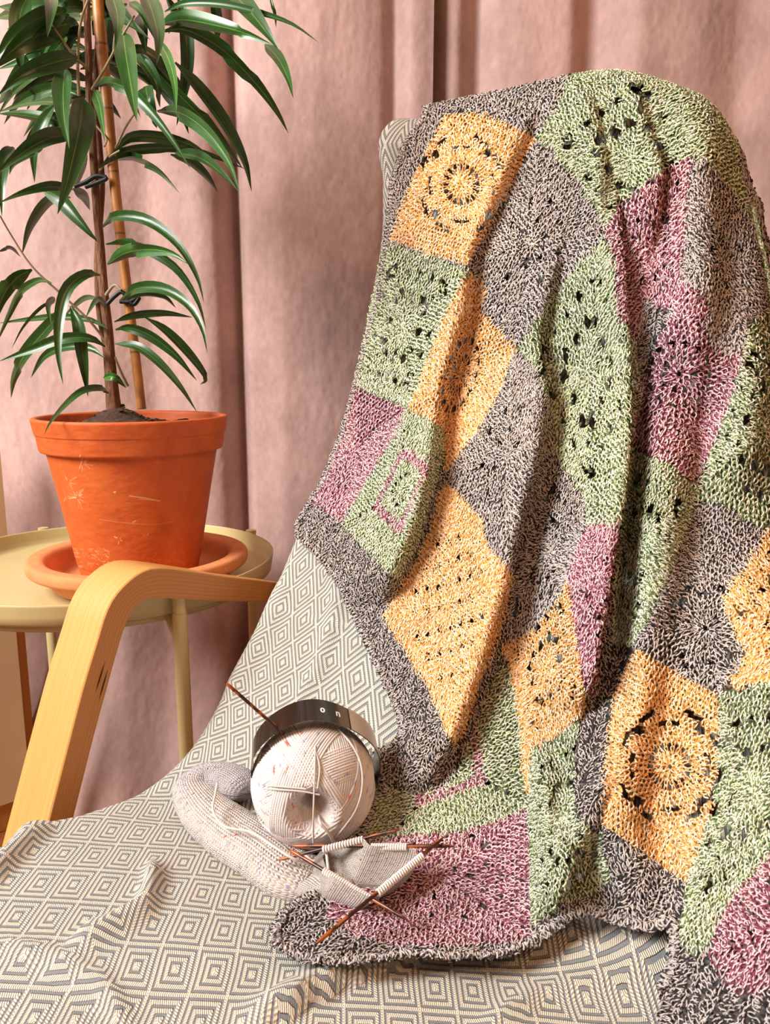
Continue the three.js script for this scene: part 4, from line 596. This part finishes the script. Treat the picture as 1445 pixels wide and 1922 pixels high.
  part('loose_strand', tube([on(598, 1530, 0.7), on(602, 1546, 0.95), on(616, 1562, 1.03), on(628, 1584, 1.06), on(636, 1600, 1.06)], 0.0012, 30, 6), plain, g);
  // label band standing off the back of the ball
  const cv = document.createElement('canvas'); cv.width = 2048; cv.height = 128; const x = cv.getContext('2d');
  x.fillStyle = '#13130f'; x.fillRect(0, 0, 2048, 128); x.fillStyle = '#f4f2ee'; x.font = 'bold 62px sans-serif';
  x.strokeStyle = '#2c2c27'; for (let i = 0; i < 40; i++) { x.beginPath(); x.moveTo(i * 53, 20 + (i * 37) % 90); x.lineTo(i * 53 + 30, 24 + (i * 37) % 90); x.stroke(); }
  const WB = (th) => th / 6.2832 * 2048;
  x.save(); x.translate(WB(1.42), 50); x.rotate(Math.PI); x.scale(0.8, 0.8); x.fillText('o', -20, 0); x.restore();
  x.save(); x.translate(WB(1.16), 50); x.rotate(Math.PI); x.scale(0.8, 0.8); x.fillText('n', -20, 0); x.restore();
  const ct = new THREE.CanvasTexture(cv); ct.colorSpace = THREE.SRGBColorSpace; ct.wrapS = THREE.RepeatWrapping;
  const bx = V(0.13, -0.12, 1).normalize(), bq = new THREE.Quaternion().setFromUnitVectors(V(0, 0, 1), bx), bc = BALL.clone().add(V(0.0, 0.0115, -0.012));
  const band = (r0, lo, hi) => gridGeo(120, 8, (a, b) => { const th = lerp(lo, hi, a), wv = 0.0008 * Math.sin(th * 5) + 0.001 * Math.sin(th * 3 + 1); return V((r0 + wv) * Math.cos(th), (r0 + wv) * Math.sin(th) * 1.0, lerp(0.018, -0.015, b)).applyQuaternion(bq).add(bc); }, (a, b) => [lerp(lo, hi, a) / 6.2832, 1 - b]);
  const bd = part('label_band', mergeGeometries([band(BR * 1.03, 0, 6.2832)]), phys({ map: ct, roughness: 0.35, clearcoat: 0.4, color: 0xffffff }), g); bd.userData.label = 'black paper label band with white lettering';
  part('band_end', band(BR * 1.045, -0.1, 0.95), phys({ color: 0xcdbfae, roughness: 0.3, transmission: 0.35, thickness: 0 }), bd);
  seat(g, BALL.clone().add(V(0, -BR, 0)));
}

// ------------------------------------------------------------------ the sock on its needles
const needleMat = mat({ color: 0xffffff, roughness: 0.32, map: tex(32, 512, (u, v) => { const n = fbm(u * 4, v * 14), m = fbm(u * 9 + 3, v * 60); const q = sstep(0.38, 0.66, n); return [0.22 + 0.42 * q + 0.16 * (m - 0.5), 0.09 + 0.24 * q + 0.08 * (m - 0.5), 0.05 + 0.06 * q]; }) });
const NEEDLES = [];
function needle(label, a, b) {
  const m = part('knitting_needle', taperTube([a, a.clone().lerp(b, 0.33), a.clone().lerp(b, 0.67), b], (t) => 0.00142 * clamp(Math.min(t, 1 - t) * 14, 0.12, 1), 60, 10), needleMat, scene);
  m.name = numbered('knitting_needle'); tag(m, label, 'needle', 'double-pointed knitting needles'); NEEDLES.push([a, b]); return m;
}
{
  const S = (px, py, h) => onCloth(px, py, h);
  const nA = S(535, 1590, 0.038), nB = S(772, 1731, 0.014), nC = S(516, 1616, 0.026), nD = S(756, 1555, 0.031), nE = S(538, 1588, 0.033), nF = S(858, 1588, 0.025), nG = S(584, 1779, 0.012), nH = S(838, 1567, 0.026);
  needle('brown wooden needle crossing the front left edge of the sock opening, pointing down right', nA, nB);
  needle('brown wooden needle at the back left edge of the sock opening, nearest the yarn ball', nC, nD);
  needle('brown wooden needle lying level along the back edge of the sock opening', nE, nF);
  needle('brown wooden needle along the front right edge of the sock opening, pointing down left', nG, nH);
  const bt = at(421, 1278, 0), d = dir(522, 1368); { const tip = BALL.clone(); const o = at(522, 1368, proj(BALL)[2] - BR * 0.30), e = at(421, 1279, proj(BALL)[2] - BR * 0.55); const far = o.clone().add(o.clone().sub(e).multiplyScalar(0.15)); needle('brown wooden needle stuck into the top left of the yarn ball', e, far); }
  const g = thing('knitted_sock', 'half-knitted pale speckled sock lying open-ended on its needles beside the yarn ball', 'sock');
  const sk = rng(5), spots = []; for (let i = 0; i < 420; i++) spots.push([sk(), sk(), sk()]);
  const knit = tex(1024, 1024, (u, v) => {
    const c = Math.abs(((u * 44) % 1) - 0.5) * 2, ph = (v * 52 + c * 0.55) % 1, s = 0.9 + 0.1 * Math.sin(ph * Math.PI) * (0.6 + 0.4 * Math.sin(c * Math.PI)), n = fbm(u * 20, v * 30, 0), f = hash(Math.floor(u * 88), Math.floor(v * 104 + c * 0.55));
    let k = [0.90, 0.865, 0.84].map((x, i) => x * s * (0.94 + 0.12 * (n - 0.5)) + [0, -0.01, -0.02][i]);
    if (f > 0.9955) k = [0.72, 0.34, 0.3]; else if (f > 0.97) k = [0.60, 0.6, 0.68]; else if (f > 0.93) k = [0.7, 0.65, 0.62]; else if (f > 0.86) k = [0.86, 0.77, 0.74]; else if (f > 0.72) k = k.map((x, i) => x * [0.88, 0.91, 0.96][i]);
    return k;
  });
  const knitB = tex(1024, 1024, (u, v) => { const c = Math.abs(((u * 44) % 1) - 0.5) * 2, ph = (v * 52 + c * 0.55) % 1; return Math.sin(ph * Math.PI) * Math.sin(c * Math.PI); }, false);
  const km = (bs) => mat({ vertexColors: true, map: knit, bumpMap: knitB, bumpScale: bs, roughness: 0.95 });
  // tube along the leg: centre line, half width across, half height
  const way = [[470, 1490, 0.016, 40, 0.012], [425, 1462, 0.017, 44, 0.013], [385, 1462, 0.018, 46, 0.014], [366, 1482, 0.018, 50, 0.015], [385, 1520, 0.016, 58, 0.015], [430, 1560, 0.015, 62, 0.015], [490, 1600, 0.015, 62, 0.015], [550, 1640, 0.013, 62, 0.013], [596, 1656, 0.009, 58, 0.009], [622, 1676, 0.006, 44, 0.006]];
  const cen = spline(way.map(([x, y, h]) => S(x, y, h * 0.72))), NR = 90, NA = 40, P = cen.getSpacedPoints(NR);
  const rim = [[607, 1593, 0.0285], [640, 1585, 0.029], [682, 1574, 0.0295], [694, 1586, 0.029], [730, 1588, 0.028], [770, 1590, 0.0265], [784, 1606, 0.023], [777, 1622, 0.0225], [745, 1650, 0.0205], [712, 1675, 0.019], [697, 1683, 0.0185], [660, 1667, 0.0215], [628, 1648, 0.0245], [613, 1632, 0.026]];
  const rc = spline(rim.map(([x, y, h]) => S(x, y, h)), true), rimP = (a) => rc.getPointAt(((a % 1) + 1) % 1);
  const ring = (b, a) => {                                            // b along, a around
    const i = clamp(b, 0, 1), k = i * (way.length - 1), j = Math.min(way.length - 2, Math.floor(k)), hw = lerp(way[j][3], way[j + 1][3], k - j) / FOC * 0.66, hh = lerp(way[j][4], way[j + 1][4], k - j);
    const p = cen.getPointAt(i), T = cen.getTangentAt(i), side = V(0, 1, 0).cross(T).normalize(), up = T.clone().cross(side), th = a * 6.2832, end = i < 0.06 ? Math.sqrt(Math.max(0, 1 - ((0.06 - i) / 0.06) ** 2)) : i > 0.93 ? Math.sqrt(Math.max(0, 1 - ((i - 0.93) / 0.07) ** 2)) : 1;
    const bump = 0.0012 * (fbm(a * 9, b * 16) - 0.5) * 2;
    return p.clone().addScaledVector(side, (hw * end + bump) * Math.cos(th)).addScaledVector(up, (hh * end + bump) * Math.sin(th));
  };
  const o0 = 0.06;
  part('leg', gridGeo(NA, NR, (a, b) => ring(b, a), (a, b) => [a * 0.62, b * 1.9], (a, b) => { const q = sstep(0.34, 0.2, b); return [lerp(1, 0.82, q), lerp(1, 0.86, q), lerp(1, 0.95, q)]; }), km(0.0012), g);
  const last = (a) => ring(0.93, a);
  // cuff: from the end of the tube up to the needles, matched by direction around its middle
  const mid = V(0, 0, 0); for (let i = 0; i < 60; i++) mid.addScaledVector(rimP(i / 60), 1 / 60);
  const low = mid.clone().add(V(-0.012, -0.024, -0.002)), white = () => [1, 1, 1];
  part('cuff', gridGeo(96, 16, (a, b) => { const r1 = rimP(a), o = r1.clone().sub(mid), r0 = V(low.x + o.x * 0.86, low.y + o.y * 0.2, low.z + o.z * 0.7), m = r0.lerp(r1, b), q = Math.sin(Math.PI * b) * 0.10; m.x += o.x * q; m.z += o.z * q; return m; }, (a, b) => [a * 1.5, b * 0.5], white), km(0.0009), g);
  part('cuff_floor', gridGeo(48, 4, (a, b) => { const o = rimP(a).sub(mid); return V(low.x + o.x * 0.86 * b, low.y + o.y * 0.2 * b - 0.002 * (1 - b), low.z + o.z * 0.7 * b); }, null, white), km(0.0009), g);
  // loops on the needles
  const loops = [], cl = [[0, 0.33, 0.72, 23], [1, 0.38, 0.7, 15], [2, 0.51, 0.72, 15], [3, 0.45, 0.80, 22]];
  for (const [k, t0, t1, n] of cl) { const [a, b] = NEEDLES[k], T = b.clone().sub(a).normalize(); for (let i = 0; i < n; i++) { const p = a.clone().lerp(b, lerp(t0, t1, (i + 0.5) / n)); const tg = new THREE.TorusGeometry(0.0021, 0.00085, 6, 14); tg.applyQuaternion(new THREE.Quaternion().setFromUnitVectors(V(0, 0, 1), T.clone().addScaledVector(V(0.3, 0, 0.2), 0.6).normalize())); tg.translate(p.x, p.y - 0.0008, p.z); loops.push(tg); } }
  const lp = part('stitch_loops', mergeGeometries(loops), mat({ color: new THREE.Color(0.86, 0.78, 0.72), roughness: 0.95 }), g); lp.userData.kind = 'stuff';
  const str = mat({ color: new THREE.Color(0.62, 0.56, 0.52), roughness: 0.95 });
  part('yarn_tail', tube([[408, 1470, 0.036], [404, 1490, 0.035], [400, 1522, 0.034], [422, 1551, 0.033], [470, 1562, 0.033], [512, 1588, 0.033], [552, 1612, 0.03], [590, 1620, 0.02], [612, 1598, 0.03]].map(([x, y, h]) => S(x, y, h)), 0.0011, 70, 6), str, g);
  part('yarn_tail', tube([[572, 1604, 0.02], [588, 1616, 0.02], [604, 1606, 0.024], [610, 1594, 0.03], [617, 1640, 0.03]].map(([x, y, h]) => S(x, y, h)), 0.0011, 40, 6), str, g);
  seat(g, S(600, 1650, 0));
}
renderer.render(scene, camera);
